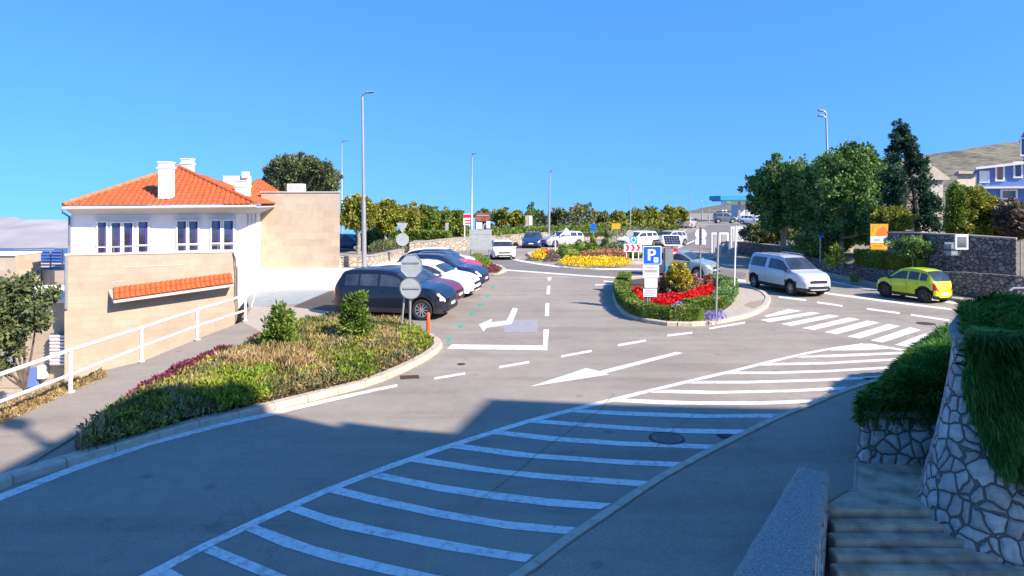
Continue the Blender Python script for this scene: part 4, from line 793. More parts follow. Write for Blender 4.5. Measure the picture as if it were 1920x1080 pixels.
hedge('clipped_hedge', 'long clipped hedge curving round the left and front of the parking sign island', [(1172, 528), (1164, 545), (1170, 568), (1188, 586), (1214, 596), (1262, 600), (1312, 601)], .44, .5, 16000, 'lv_mid', z0=.1, size=.07)
hedge('clipped_hedge', 'short rounded hedge between the red flowers and the tall grey pole on the island', [(1290, 583), (1320, 580), (1346, 575)], .36, .6, 7000, 'lv_mid', size=.08)
hedge('clipped_hedge', 'dark loose hedge at the right rear of the island beside the paving', [(1352, 572), (1366, 556), (1368, 542), (1340, 532)], .42, .6, 8000, 'lv_dark', size=.08)
patch([(1208, 582), (1222, 560), (1262, 556), (1318, 540), (1342, 540), (1344, 556), (1318, 564), (1262, 574), (1222, 584)], 14000, .36, 'fl_red', L=.075, asp=.8, lab='bed of scarlet flowers on the parking sign island', z=.3, nm='red_flowers', clip=False)
patch([(1184, 548), (1190, 538), (1206, 542), (1206, 560), (1192, 560)], 2200, .36, 'fl_red', L=.07, asp=.8, lab='small scarlet flower clump left of the parking sign', z=.3, nm='red_flowers', clip=False)
patch([(1228, 580), (1262, 574), (1292, 566), (1290, 576), (1262, 584), (1238, 588)], 3600, .26, 'fl_blue', L=.06, asp=.7, lab='lilac flowers in front of the scarlet bed', z=.25, nm='lilac_flowers', clip=False)
patch([(1316, 598), (1322, 586), (1352, 584), (1364, 594), (1344, 603)], 800, .2, 'fl_blue', L=.06, lab='lilac flowers at the foot of the grey pole', z=.18, nm='lilac_flowers', clip=False)
for px, py, w_, h_ in ((1243, 556, .5, .95), (1302, 548, .75, .8), (1326, 540, .6, .62)):
    shrub('flowering_shrub', {1243: 'pink and red flowering shrub between parking sign and yellow bush', 1302: 'cream and rose flowering shrub right of the yellow bush', 1326: 'low rose flowering shrub by the thin post with small plate'}[px], px, py, w_, h_, 1700, 'fl_pink', .07, .8, 'shrub')
t = shrub('yellow_bush', 'round-topped golden bush in the middle of the parking sign island', 1272, 562, 1.15, 1.35, 800, 'lv_dark', .08)
b = G(1272, 562, .1); foliage('golden_foliage', [(b.x, b.y, .95, .50, .5, .36), (b.x + .04, b.y + .1, 1.3, .42, .42, .30)], 6500, .075, M['lv_gold'], t, clump=.16, per=40, asp=.8, shell=.75)
foliage('lower_foliage', [(b.x, b.y, .45, .62, .5, .38)], 2600, .08, M['lv_olive'], t, clump=.25, asp=.6)
# ---------------------------------------------------------------- roundabout
RC = Vector((8.2, 50.6)); RR = 7.1
ring = [(RC.x + RR * math.cos(2 * math.pi * i / 48) * 1.0, RC.y + RR * 1.05 * math.sin(2 * math.pi * i / 48)) for i in range(48)]
def world_kerb(name, P, wid, z, joint, m='kerb'):
    pts = [(CX + FP * x / y, HY + FP * CH / y) for x, y in P]; return kerb(name, pts, wid, z, closed=True, joint=joint, m=m)
world_kerb('kerb', ring, .3, .15, .9)
s = MB(); s.prism([(RC.x + (x - RC.x) * .97, RC.y + (y - RC.y) * .97) for x, y in ring], -.02, .13); struct('roundabout_bed', s, mat('gravel', (.34, .31, .25), .95, var=.3, scale=25, bmp=.5))
def rp(pts, z=.3): return gp(pts, z)
def rcov(pts, n, h, m, L, lab, asp=.7, z=.3, nm='flowers', lump=.08): return cover(nm, lab, gp(pts, z), n, h, L, M and m, z0=.13, asp=asp, lump=lump, jit=.9, freq=1.5)
rcov([(1045, 489), (1060, 480), (1120, 481), (1175, 482), (1185, 488), (1170, 494), (1110, 496), (1065, 494)], 5200, .24, 'fl_yel', .11, 'band of yellow flowers along the front of the roundabout', nm='yellow_flowers')
rcov([(994, 481), (1000, 474), (1018, 471), (1030, 476), (1016, 482)], 1500, .42, 'fl_yel', .13, 'yellow flowers at the left tip of the roundabout', nm='yellow_flowers')
rcov([(1015, 470), (1026, 470), (1030, 477), (1022, 478)], 500, .5, 'fl_red', .12, 'few red flowers at the left tip of the roundabout', nm='red_flowers')
rcov([(1075, 478), (1120, 472), (1172, 473), (1180, 481), (1120, 482)], 4200, .45, 'fl_pink', .13, 'pink and salmon flowers behind the yellow band on the roundabout', nm='pink_flowers')
rcov([(1120, 466), (1180, 462), (1190, 472), (1130, 474)], 2600, .65, 'lv_olive', .15, 'olive planting in the middle of the roundabout', nm='planting')
rcov([(1024, 474), (1046, 474), (1050, 484), (1028, 484)], 1600, .45, 'lv_brown', .13, 'brown dry plants at the left of the roundabout', nm='planting', asp=.4)
def ball(name, label, px, py, w_, h_, n, m, size=.1, z=.13, cat='topiary', tiers=1, Y=None):
    b = G(px, py, z) if Y is None else Vector((X_(px, Y), Y, z)); t = thing(name, label, cat, b); bl = [(b.x, b.y, z + h_ * .5, w_ / 2, w_ / 2, h_ * .5)] if tiers == 1 else [(b.x, b.y, z + h_ * .3, w_ / 2, w_ / 2, h_ * .33), (b.x, b.y, z + h_ * .8, w_ * .28, w_ * .28, h_ * .2)]
    mb = MB()
    for q in bl: mb.lathe((q[0], q[1], q[2]), [(q[3] * .9 * math.sin(a), -q[5] * .9 * math.cos(a)) for a in [math.pi * i / 10 for i in range(11)]], 16)
    mb.build('branches', M[m], t, smooth=True); foliage('foliage', bl, n, size, M[m], t, clump=.12, per=25, shell=.92, asp=.6); return t
ball('clipped_mound', 'smooth green clipped mound nearest the left post on the roundabout', 1066, 484, 1.6, .75, 1800, 'lv_mid')
ball('clipped_mound', 'green clipped mound behind the left one on the roundabout', 1060, 474, 1.3, .7, 1200, 'lv_mid')
ball('clipped_mound', 'wide green clipped mound in the centre of the roundabout', 1092, 473, 1.5, .85, 1600, 'lv_mid')
ball('clipped_mound', 'small light green clipped ball beside the pink flowers', 1109, 482, .8, .6, 900, 'lv_lime')
ball('topiary', 'two-tier dark topiary left of centre on the roundabout', 1112, 474, 1.0, 1.35, 1500, 'lv_mid', tiers=2)
ball('topiary', 'taller two-tier topiary right of centre on the roundabout', 1139, 472, 1.0, 1.95, 1600, 'lv_olive', tiers=2)
ball('clipped_mound', 'dark clipped mound behind the red chevron board', 1195, 483, 1.6, .65, 1500, 'lv_dark')
# verge at the end of the parking row
px_struct('verge', [(868, 497), (905, 492), (950, 500), (958, 508), (930, 515), (880, 514)], M['pave'], .02) if 0 else None
kerb('kerb', [(872, 500), (886, 512), (905, 517), (935, 515), (951, 509), (944, 502), (915, 494), (885, 492)], .25, .12, closed=True, joint=.9)
rcov([(874, 500), (886, 509), (905, 512), (936, 510), (944, 504), (915, 496), (885, 493)], 1200, .1, 'lv_mid', .1, 'grass on the end verge of the parking row', z=.12, nm='grass', asp=.3)
cover('juniper', 'low spreading green juniper on the verge past the parked cars', gp([(868, 496), (880, 486), (905, 485), (925, 495), (915, 506), (885, 504)], .3), 4200, .62, .13, 'lv_mid', asp=.3)
cover('barberry', 'dark red barberry on the verge past the parked cars', gp([(895, 507), (905, 498), (930, 500), (938, 509), (915, 513)], .2), 2200, .3, .1, 'lv_maroon')
# ---------------------------------------------------------------- trees behind the roundabout
def crown(px, py, rx, ry, Y, k=7, flat=.8):        # crown as lobes from picture size
    x, z, a, b = X_(px, Y), Z_(py, Y), rx / FP * Y, ry / FP * Y; bl = [(x, Y, z, a * .7, a * .7, b * .75)]
    for i in range(k): t = 2 * math.pi * i / k + random.uniform(-.3, .3); q = random.uniform(.45, .68); bl.append((x + a * q * math.cos(t), Y + a * .6 * random.uniform(-1, 1), z + b * q * math.sin(t) * flat, a * random.uniform(.30, .44), a * .4, b * random.uniform(.28, .42)))
    return bl
def ptree(name, label, px, pyc, rx, ry, Y, m, n, size, base_z=0, group=None, bark='pale_bark', r=.12, k=7, cat='tree', per=40, cl=.2, bpx=None):
    bl = crown(px, pyc, rx, ry, Y, k); z0 = bl[0][2] - bl[0][5] * .3; return tree(name, label, cat, (X_(bpx or px, Y), Y, base_z), bl, n, size, m, max(.4, (z0 - base_z) * .8), r, bark, group, cl=cl, per=per)
ptree('olive_tree', 'big grey-green tree rising behind the tan stone block', 558, 330, 84, 46, 44, 'lv_olive', 20000, .2, r=.25, k=10)
ptree('olive_tree', 'grey-green side tree at the right edge behind the stone block', 612, 336, 28, 34, 46, 'lv_olive', 6000, .2, r=.18)
ptree('broadleaf_tree', 'leafy yellow-green tree right of the stone block behind the tall lamp', 672, 398, 44, 42, 52, 'lv_yel', 9000, .24, r=.14)
ptree('broadleaf_tree', 'yellow-green tree next right of the tall lamp post', 722, 404, 36, 38, 54, 'lv_yel', 7500, .24, r=.12)
ptree('broadleaf_tree', 'dark bushy tree low behind the tall lamp post', 705, 446, 40, 22, 56, 'lv_dark', 5000, .22, r=.1)
ptree('bushy_tree', 'dark bush left of the give-way sign beyond the wall', 742, 448, 34, 20, 60, 'lv_mid', 4500, .22, r=.08)
grp = 'row of roadside trees behind the pale wall'
rowdef = [(768, 405, 30, 30, 'lv_yel', 'rounded yellow-green tree above the give-way sign'), (800, 408, 30, 32, 'lv_mid', 'leafy tree in the row right of the give-way sign'), (828, 410, 28, 30, 'lv_mid', 'tall fuller tree of the row left of the grey road sign back'), (857, 414, 24, 26, 'lv_mid', 'tree of the row touching the red and white billboard'),
(905, 405, 16, 14, 'lv_olive', 'small tree top peeping above the brown billboard'), (938, 408, 24, 22, 'lv_yel', 'yellow-green tree right of the brown billboard'), (968, 412, 20, 20, 'lv_yel', 'yellow-green tree left of the small conifer'), (1012, 412, 20, 20, 'lv_olive', 'grey-green tree left of the middle lamp post'), (1048, 408, 24, 24, 'lv_olive', 'grey-green tree right of the middle lamp post'),
(1090, 404, 36, 32, 'lv_pale', 'largest pale feathery tree of the row behind the roundabout'), (1128, 412, 22, 20, 'lv_olive', 'grey-green tree behind the blue round sign'), (1158, 412, 22, 22, 'lv_yel', 'yellow-green tree above the small orange sign'), (1190, 410, 24, 24, 'lv_yel', 'golden-green tree right of the small orange sign'), (1222, 406, 24, 24, 'lv_yel', 'golden-green tree in the row above the silver wagon'), (1254, 403, 24, 22, 'lv_yel', 'golden-green tree near the road crest'), (1276, 402, 14, 18, 'lv_yel', 'last golden-green tree beside the road crest')]
for px, py, rx, ry, m_, lab in rowdef: ptree('roadside_tree', lab, px, py, rx, ry, 74 + (px - 768) * .06, m_, 3600, .3, group=grp, base_z=.4, r=.1, k=6, per=30)
for px, m_, lab in ((782, 'lv_olive', 'dense green bush mass under the row left of the roundabout sign'), (845, 'lv_mid', 'dense bushes under the tree row behind the pale wall')):
    ptree('bushes', lab, px, 432, 46, 14, 80, m_, 5200, .3, base_z=.2, r=.06, cat='bush')
for px, lab in ((930, 'dark understorey bushes behind the white car ahead'), (1000, 'dark understorey bushes behind the info board'), (1075, 'understorey bushes left of the blue round sign'), (1150, 'understorey bushes around the orange sign'), (1225, 'understorey bushes below the golden trees')):
    ptree('bushes', lab, px, 432 - (px - 930) * .02, 42, 13, 84, 'lv_olive' if px < 1100 else 'lv_yel', 4200, .3, base_z=.2, r=.06, cat='bush')
ct = thing('small_conifer', 'small dark pointed conifer rising above the tree row', 'tree', (X_(996, 86), 86, 0)); mb = MB(); mb.tube([(X_(996, 86), 86, 0), (X_(996, 86), 86, 4.2)], [.12, .04], 6); mb.build('trunk', M['bark'], ct)
foliage('crown', [(X_(996, 86), 86, Z_(402 - 6 * i, 86), .75 - .16 * i, .75 - .16 * i, .35) for i in range(-1, 5)], 2200, .22, M['lv_dark'], ct, clump=.3, per=25)
hedge('low_hedge', 'long trimmed hedge on the pale wall behind the white car', [(X_(922, 60), 60), (X_(1000, 66), 66), (X_(1140, 74), 74)], .6, .8, 5200, 'lv_mid', z0=.85, size=.2, z=1)
hedge('low_hedge', 'trimmed hedge on the pale wall left of the grey road sign back', [(X_(768, 58), 58), (X_(842, 57), 57)], .6, .8, 3200, 'lv_mid', z0=.85, size=.2, z=1)
cover('verge_plants', 'rough grass and shrubs on the verge of the climbing road', gp([(1140, 446), (1230, 440), (1262, 428), (1250, 420), (1180, 432), (1140, 436)], .3), 6000, .9, .3, 'lv_olive', asp=.3)
cover('verge_plants', 'dry shrubs beside the pale wall near the give-way sign', gp([(690, 470), (760, 470), (770, 462), (700, 458)], .3), 4000, .8, .2, 'lv_olive', asp=.4)
# ---------------------------------------------------------------- trees and hedges at the right
ptree('holm_oak', 'large round dark evergreen right of the lamp above the orange sign', 1582, 350, 92, 98, 41, 'lv_dark', 52000, .19, base_z=.9, r=.22, bark='pale_bark', k=13, bpx=1590, per=45, cl=.17)
ptree('holm_oak', 'dark evergreen at the left end of the group beside the petrol station', 1457, 364, 58, 92, 46, 'lv_dark', 24000, .2, base_z=.9, r=.18, k=9, per=45, cl=.18, bpx=1468)
ptree('holm_oak', 'middle dark evergreen between the other two big ones', 1515, 366, 62, 92, 44, 'lv_dark', 26000, .2, base_z=.9, r=.2, k=9, per=45, cl=.18)
ptree('holm_oak', 'low dark evergreen filling the shade behind the orange sign', 1612, 420, 66, 52, 39, 'lv_dark', 17000, .18, base_z=.9, r=.14, k=8, bpx=1575)
ptree('dark_bush', 'dark shrub mass under the big evergreens by the low wall', 1540, 450, 62, 40, 40, 'lv_dark', 15000, .16, base_z=.8, r=.06, cat='bush')
ptree('dark_bush', 'olive shrub hedge over the shaded wall left of the evergreens', 1440, 436, 66, 24, 50, 'lv_olive', 9000, .2, base_z=.8, r=.06, cat='bush')
ptree('dark_bush', 'dark leafy shrub between orange sign and tall wall', 1712, 464, 44, 24, 30.3, 'lv_dark', 7000, .12, base_z=.9, r=.06, cat='bush')
ptree('light_bush', 'sunlit yellow-green bush above the tall wall left of the conifer', 1672, 412, 44, 30, 34, 'lv_yel', 8000, .15, base_z=1.6, r=.08, cat='bush')
shrub('yucca', 'small bright spiky palm at the low wall under the evergreens', 1566, 500, .9, .9, 900, 'lv_lime', .3, .1, 'plant', z=.7)
cn = thing('conifer', 'tall dark ragged cypress standing above the rubble wall', 'tree', (X_(1722, 36), 36, 1.2)); mb = MB(); mb.tube([(X_(1724, 36), 36, 1.2), (X_(1716, 36), 36, Z_(370, 36)), (X_(1700, 36), 36, Z_(300, 36)), (X_(1686, 36), 36, Z_(232, 36))], [.17, .12, .08, .02], 8)
bl = []
for i in range(60):
    f = i / 59; py = 232 + 195 * f; wpx = 6 + 52 * min(1, f * 1.35) ** .8 * (.75 + .4 * random.random()); sx = random.choice((-1, 1)); cx_ = 1687 + 26 * f + sx * wpx * .55; Yb = 36 + random.uniform(-.6, .6)
    if random.random() < .12 and f > .5: continue
    bl.append((X_(cx_, Yb), Yb, Z_(py, Yb), wpx / FP * 36 * .48, .45, .16 + .1 * random.random())); mb.tube([(X_(1690 + 26 * f, 36), 36, Z_(py + 8, 36)), (X_(cx_ + sx * wpx * .2, Yb), Yb, Z_(py - 2, Yb))], [.04, .012], 5, cap=False)
mb.build('trunk', M['bark'], cn, smooth=True); foliage('crown', bl, 38000, .15, M['lv_con'], cn, clump=.42, per=40, asp=.4, shell=.3)
th_ = thing('tall_hedge', 'tall sunlit yellow-green hedge above the wall below the blue house', 'hedge', (X_(1826, 32), 32, 1)); bl = []
for i in range(9):
    for j in range(6): x = 1788 + i * 10.5; tp_ = 352 + max(0, i - 3) * 5 + (8 if i == 0 else 0); bl.append((X_(x, 32), 32 + random.uniform(-.3, .3), Z_(tp_ + 10 + j * (446 - tp_) / 5.5, 32), .30, .5, .36))
foliage('foliage', bl, 26000, .12, M['lv_yel'], th_, clump=.5, per=60, shell=.2); s = MB(); s.prism([(X_(1790, 32.3), 32.2), (X_(1868, 32.3), 32.2), (X_(1868, 32.3), 33), (X_(1790, 32.3), 33)], 1.2, [Z_(362, 32), Z_(385, 32), Z_(385, 32), Z_(362, 32)]); s.build('branches', M['lv_yel'], th_)
for (x0, y0, x1, y1, m_) in ((1782, 350, 1808, 430, 'lv_mid'),): foliage('new_shoots', [(X_(x0 + 12, 31.6), 31.7, Z_(yy, 31.6), .36, .3, .4) for yy in range(y0 + 10, y1, 14)], 5000, .12, M[m_], th_, clump=.4, per=40)
ptree('dry_bush', 'tangle of bare brown twigs at the right end above the wall', 1902, 412, 34, 42, 31, 'lv_brown', 9000, .2, base_z=1.6, r=.06, cat='bush')
hedge('clipped_hedge', 'clipped rectangular hedge on the low wall in front of the orange sign', [(X_(1615, 34.7), 34.7), (X_(1672, 32.0), 32.0), (X_(1730, 30.2), 30.2)], .78, .7, 11000, 'lv_mid', z0=.75, size=.09, z=1)
cover('wall_plants', 'dark ivy trailing over the low wall beside the clipped hedge', [(X_(1590, 32.4), 32.2), (X_(1622, 31.6), 31.5), (X_(1622, 31.2), 31.9), (X_(1600, 33), 33)], 3000, .9, .1, 'lv_dark', z0=.1)
# ---------------------------------------------------------------- houses and petrol station behind
bh = thing('blue_house', 'blue two-storey house with white trim on the slope at the right edge', 'house', (X_(1880, 58), 58, 2)); Y = 58.0
a, b = (X_(1831, Y), Y), (X_(1990, Y), Y - 3); s = MB(); s.prism([a, b, (b[0] + 8, b[1] + 9), (X_(1834, Y + 9), a[1] + 9)], 1.0, [Z_(316, Y), Z_(300, Y), Z_(300, Y), Z_(316, Y)]); s.build('wall', M['blue_wall'], bh)
s = MB(); s.prism([(a[0] - .4, a[1] - .5), (b[0], b[1] - .5), (b[0] + 8, b[1] + 9.3), (X_(1824, Y + 9.3), a[1] + 9.3)], [Z_(318, Y), Z_(298, Y), Z_(298, Y), Z_(318, Y)], [Z_(314, Y), Z_(293, Y), Z_(293, Y), Z_(314, Y)]); s.build('roof_slab', M['white_wall'], bh)
a2, b2_ = (X_(1908, Y), Y - .6), (X_(2010, Y), Y - 2.6); s = MB(); s.prism([a2, b2_, (b2_[0] + 6, b2_[1] + 8), (X_(1912, Y + 8), a2[1] + 8)], Z_(300, Y), Z_(252, Y)); s.build('wall', M['blue_wall'], bh)
s = MB(); s.prism([(a2[0] - .5, a2[1] - .8), (b2_[0], b2_[1] - .8), (b2_[0] + 6, b2_[1] + 8), (X_(1902, Y + 8), a2[1] + 8)], [Z_(253, Y), Z_(240, Y), Z_(240, Y), Z_(253, Y)], [Z_(248, Y), Z_(233, Y), Z_(233, Y), Z_(248, Y)]); s.build('roof', mat('mauve_roof', (.36, .30, .38), .7), bh)
for q in ((1869, 1880, 313, 337), (1903, 1914, 306, 331), (1879, 1904, 358, 371)): window(*q, a, b, bh, fr=.14, fd=.1, off=.02)
window(1838, 1853, 322, 341, a, b, bh, 'white_sign', fr=.08, off=.02); window(1915, 1935, 260, 290, a2, b2_, bh, fr=.1, off=.02)
s = MB(); z = Z_(352, Y); s.box(((a[0] + b[0]) / 2, Y - 1.75, z), (b[0] - a[0] + .4, .6, .16), math.atan2(-3, b[0] - a[0])); s.build('ledge', M['white_wall'], bh)
ph = thing('pale_house', 'cream house with pale gable roof half hidden behind the conifer', 'house', (X_(1745, 50), 50, 1)); s = MB(); s.prism([(X_(1716, 50), 50), (X_(1768, 50), 50), (X_(1766, 56), 56), (X_(1718, 56), 56)], .8, Z_(336, 50)); s.build('wall', mat('cream_render', (.42, .39, .32), .85), ph)
s = MB(); y0, y1 = 49.7, 56.3; zz0, zz1 = Z_(334, 50), Z_(306, 50); xa, xm, xb = X_(1706, 50), X_(1738, 50), X_(1776, 50); s.add([(xa, y0, zz0), (xm, y0, zz1), (xb, y0, zz0), (X_(1712, y1), y1, zz0), (X_(1742, y1), y1, zz1), (X_(1779, y1), y1, zz0), (xa, y0, zz0 - .14), (xm, y0, zz1 - .14), (xb, y0, zz0 - .14)], [(0, 1, 4, 3), (1, 2, 5, 4), (0, 6, 7, 1), (1, 7, 8, 2), (6, 8, 7)]); s.build('roof', M['pave'], ph)
for x0, lab in ((1752, 'small beige house with flat roof behind the tall hedge'),):
    h2 = thing('beige_house', lab, 'house', (X_(1800, 75), 75, 2)); s = MB(); s.prism([(X_(1795, 75), 75), (X_(1829, 75), 75), (X_(1828, 80), 80), (X_(1797, 80), 80)], 1, Z_(326, 75)); s.build('wall', mat('sand_render', (.5, .44, .36), .85), h2); s = MB(); s.prism([(X_(1792, 75), 74.5), (X_(1832, 75), 74.5), (X_(1830, 80), 80.5), (X_(1794, 80), 80.5)], Z_(326, 75), Z_(321, 75)); s.build('roof', M['pave'], h2)
fs = thing('petrol_station', 'petrol station canopy with teal fascia on slim white columns', 'petrol station', (X_(1385, 140), 140, 0)); xa, xb = X_(1351, 140), X_(1440, 140); zt, zb = Z_(367, 140), Z_(375.5, 140)
s = MB(); s.box(((xa + xb) / 2, 144, (zt + zb) / 2), (xb - xa, 8, zt - zb)); s.build('fascia', M['teal_roof'], fs); s = MB(); s.box(((xa + xb) / 2 + .15, 144, zb - .12), (xb - xa - .6, 7.6, .24)); s.build('soffit', M['soffit'], fs)
for px in (1355, 1361, 1386, 1400, 1425): s = MB(); s.box((X_(px, 142), 142, zb / 2), (.45, .45, zb)); s.build('column', M['white_wall'] if px < 1370 else M['galv'], fs)
s = MB(); s.box((X_(1420, 148), 150, 1.8), (9, 4, 3.6)); s.build('kiosk', M['grey_frame'], fs)
aw = thing('awning', 'yellow awning glimpsed through the evergreens', 'awning', (X_(1520, 56), 56, 0)); s = MB(); s.add([A(1490, 412, 56), A(1552, 408, 56), A(1552, 398, 57.4), A(1490, 399, 57.4), A(1490, 415, 56), A(1552, 411, 56)], [(0, 1, 2, 3), (4, 5, 1, 0)]); s.build('canvas', M['yellow'], aw)
s = MB()
for px in (1492, 1550): p = A(px, 412, 56.1); s.tube([(p.x, p.y, 0), p], .05, 6)
s.build('posts', M['galv'], aw)
# ---------------------------------------------------------------- lamps and posts
def lamp(label, px, pyt, pyb, Y, arm=1.0, side=1, top=None, r=.11, double=False, group='tall street lamps', pxt=None, armpx=24, z=0):
    b = Vector((X_(px, Y), Y, z if pyb is None else Z_(pyb, Y))); tx = X_(pxt or px, Y); zt = Z_(pyt, Y); t = thing('street_lamp', label, 'street lamp', b, group); a = armpx / FP * Y * side
    s = MB(); s.tube([b, b.lerp(Vector((tx, Y, zt)), .38), b.lerp(Vector((tx, Y, zt)), .385), Vector((tx, Y, zt - .1))], [r, r * .92, r * .62, r * .45], 12); s.build('pole', M['galv'], t, smooth=True)
    for k in range(2 if double else 1):
        zz_ = zt + .1 - k * .35; s = MB(); s.tube([(tx, Y, zz_ - .2), (tx + a * .08, Y, zz_ - .04), (tx + a * .35, Y, zz_ + .03)], r * .4, 8); s.build('arm', M['galv'], t, smooth=True)
        s = MB(); s.box((tx + a * .66, Y, zz_ + .08), (abs(a) * .68, .26, .09), ry=-.1 * side); s.build('lamp_head', M['galv'], t, bevel=.02); s = MB(); s.box((tx + a * .7, Y, zz_ + .025), (abs(a) * .4, .18, .02), ry=-.1 * side); s.build('lens', M['dark_metal'], t)
    return t
lamp('tall grey street lamp between the stone block and the parked cars', 683, 178, 502, 40.5, armpx=22, pxt=679.5, r=.15)
lamp('thin distant street lamp above the tree behind the stone block', 641, 267, 440, 62, armpx=11, r=.1, pxt=641)
lamp('street lamp standing at the grey road sign back left of the roundabout', 884, 291, 482, 49, armpx=9, r=.10, pxt=885)
lamp('street lamp behind the silver wagon at the roundabout', 1029, 323, 438, 62, armpx=7, r=.12, pxt=1031)
lamp('small distant lamp above the golden trees', 1182, 343, 425, 92, armpx=3, r=.1)
lamp('small distant lamp beside the road crest', 1293, 354, 424, 105, armpx=3, r=.1)
lamp('double-headed street lamp rising from the big evergreens', 1557, 212, 480, 45, armpx=15, side=-1, pxt=1549, r=.13, double=True)
lamp('globe-topped post near the petrol station', 1316, 377, 412, 128, armpx=4, r=.13, side=-1); lamp('short white lamp post at the road crest', 1329, 390, 416, 124, armpx=2, r=.14)
# unseen capped pipe added behind the viewpoint, standing in for a street lamp's shadow
vx = Vector((SD.x, SD.y)); g0 = G(25, 797); hh = (g0.y + 3.0) / abs(SD.y) * math.hypot(SD.x, SD.y) * SD.z / math.hypot(SD.x, SD.y); vxx = g0.x + (g0.y + 3.0) / abs(SD.y) * SD.x
rv = thing('shadow_caster', 'unseen round-capped pipe added behind the viewpoint to cast a lamp-shaped shadow', 'vent', (vxx, -3, hh - 3)); s = MB(); s.tube([(vxx, -3, hh - 4), (vxx, -3, hh)], .07, 10); s.build('pipe', M['galv'], rv); s = MB(); s.lathe((vxx, -3, hh), [(0, .25), (.2, .18), (.24, 0), (.2, -.18), (0, -.22)], 16); s.build('cap', M['galv'], rv, smooth=True)

def post(mb, px, pyb, pyt, r=.035, Y=None, pxt=None, z=.1):
    b = G(px, pyb, z) if Y is None else Vector((X_(px, Y), Y, Z_(pyb, Y))); top = Vector((X_(pxt or px, b.y), b.y, Z_(pyt, b.y))); mb.tube([b, top], r, 10); return b, top
def plate(px0, px1, py0, py1, Y, m, parent, name='sign_plate', th=.02, d=0.0, bevel=.0, turn=0):
    x0, x1, z1, z0 = X_(px0, Y), X_(px1, Y), Z_(py0, Y), Z_(py1, Y); s = MB(); s.box(((x0 + x1) / 2, Y - d, (z0 + z1) / 2), (x1 - x0, th, z1 - z0), turn); return s.build(name, M[m] if isinstance(m, str) else m, parent, bevel=bevel)
def poly_plate(pts, Y, m, parent, name='symbol', th=.006, d=.012):       # pixel outline as a thin raised sheet on an upright plate
    P = [(X_(x, Y - d), Z_(y, Y - d)) for x, y in pts]; n = len(P); s = MB(); s.add([(x, Y - d, z) for x, z in P] + [(x, Y - d + th, z) for x, z in P], [tuple(range(n)), tuple(range(n, 2 * n))[::-1]] + [(i, (i + 1) % n, n + (i + 1) % n, n + i) for i in range(n)]); return s.build(name, M[m], parent)
# two sign backs on a pair of poles at the tip of the left bed
sb = thing('road_sign', 'grey backs of an octagonal and a round sign on slanted poles at the bed tip', 'road sign', G(770, 632, .1)); s = MB(); b1, t1 = post(s, 768, 636, 476, .032, pxt=770.5); s.build('post', M['galv'], sb, smooth=True)
s = MB(); Yb = b1.y; s.tube([(X_(750, Yb) , Yb + .05, .1), (X_(765, Yb), Yb + .05, Z_(480, Yb))], .03, 10); s.build('post', M['galv'], sb, smooth=True)
cxo, czo = X_(772, Yb), Z_(498, Yb); r8 = 21 / FP * Yb; s = MB(); pts = [(cxo + r8 * math.cos(math.pi / 8 + i * math.pi / 4), czo + r8 * 1.06 * math.sin(math.pi / 8 + i * math.pi / 4)) for i in range(8)]
s.add([(x, Yb - .07, z) for x, z in pts] + [(x, Yb - .05, z) for x, z in pts], [tuple(range(8)), tuple(range(8, 16))[::-1]] + [(i, (i + 1) % 8, 8 + (i + 1) % 8, 8 + i) for i in range(8)]); pl8 = s.build('octagonal_plate', M['sign_back'], sb)
s = MB()
for i in range(8):
    (x0, z0), (x1, z1) = pts[i], pts[(i + 1) % 8]; s.tube([(x0, Yb - .072, z0), (x1, Yb - .072, z1)], .012, 6)
s.build('rim', M['galv'], sb); s = MB(); s.disc((X_(770.5, Yb), Yb - .06, Z_(540, Yb)), (0, 1, 0), 20 / FP * Yb, .02, 32); s.build('round_plate', M['sign_back'], sb)
s = MB(); s.lathe((X_(770.5, Yb), Yb - .07, Z_(540, Yb)), [(20.3 / FP * Yb, -.012), (20.3 / FP * Yb, .012), (18.8 / FP * Yb, .012), (18.8 / FP * Yb, -.012)], 32, 'Y'); s.build('rim', M['galv'], sb)
for py in (492, 540): plate(757, 787, py - 1.5, py + 1.5, Yb, 'galv', sb, 'bracket', .02, .085)
post_pin = thing('bollard', 'orange flexible bollard at the tip of the left bed', 'bollard', G(803, 626, .05)); s = MB(); b = G(803, 627, .05); s.lathe(b, [(0, .66), (.03, .66), (.055, .62), (.06, .05), (.09, .03), (.1, 0)], 14); s.build('tube', M['orange_post'], post_pin, smooth=True)
# give-way sign back with round sign beyond the parked cars
gw = thing('road_sign', 'grey backs of a give-way triangle above a round sign beyond the parked cars', 'road sign', G(755, 492, 0)); s = MB(); b1, t1 = post(s, 755, 492, 420, .04, z=0); s.build('post', M['galv'], gw, smooth=True); Yb = b1.y
poly_plate([(743, 418), (765, 418), (754, 437)], Yb, 'sign_back', gw, 'triangle_plate', .02, .07); s = MB(); s.disc((X_(755, Yb), Yb - .06, Z_(449, Yb)), (0, 1, 0), 12 / FP * Yb, .02, 28); s.build('round_plate', M['sign_back'], gw)
rs = thing('road_sign', 'small red-rimmed round sign before the dark trees left of the give-way sign', 'road sign', G(700, 470, 0)); s = MB(); b1, t1 = post(s, 699, 470, 440, .04, z=0); s.build('post', M['pale_bark'], rs, smooth=True); Yb = b1.y
s = MB(); s.disc((X_(702, Yb), Yb - .06, Z_(445, Yb)), (0, 1, 0), 5.2 / FP * Yb, .02, 24); s.build('red_ring', M['red_sign'], rs); s = MB(); s.disc((X_(702, Yb), Yb - .075, Z_(445, Yb)), (0, 1, 0), 3.4 / FP * Yb, .02, 24); s.build('round_plate', M['white_sign'], rs)
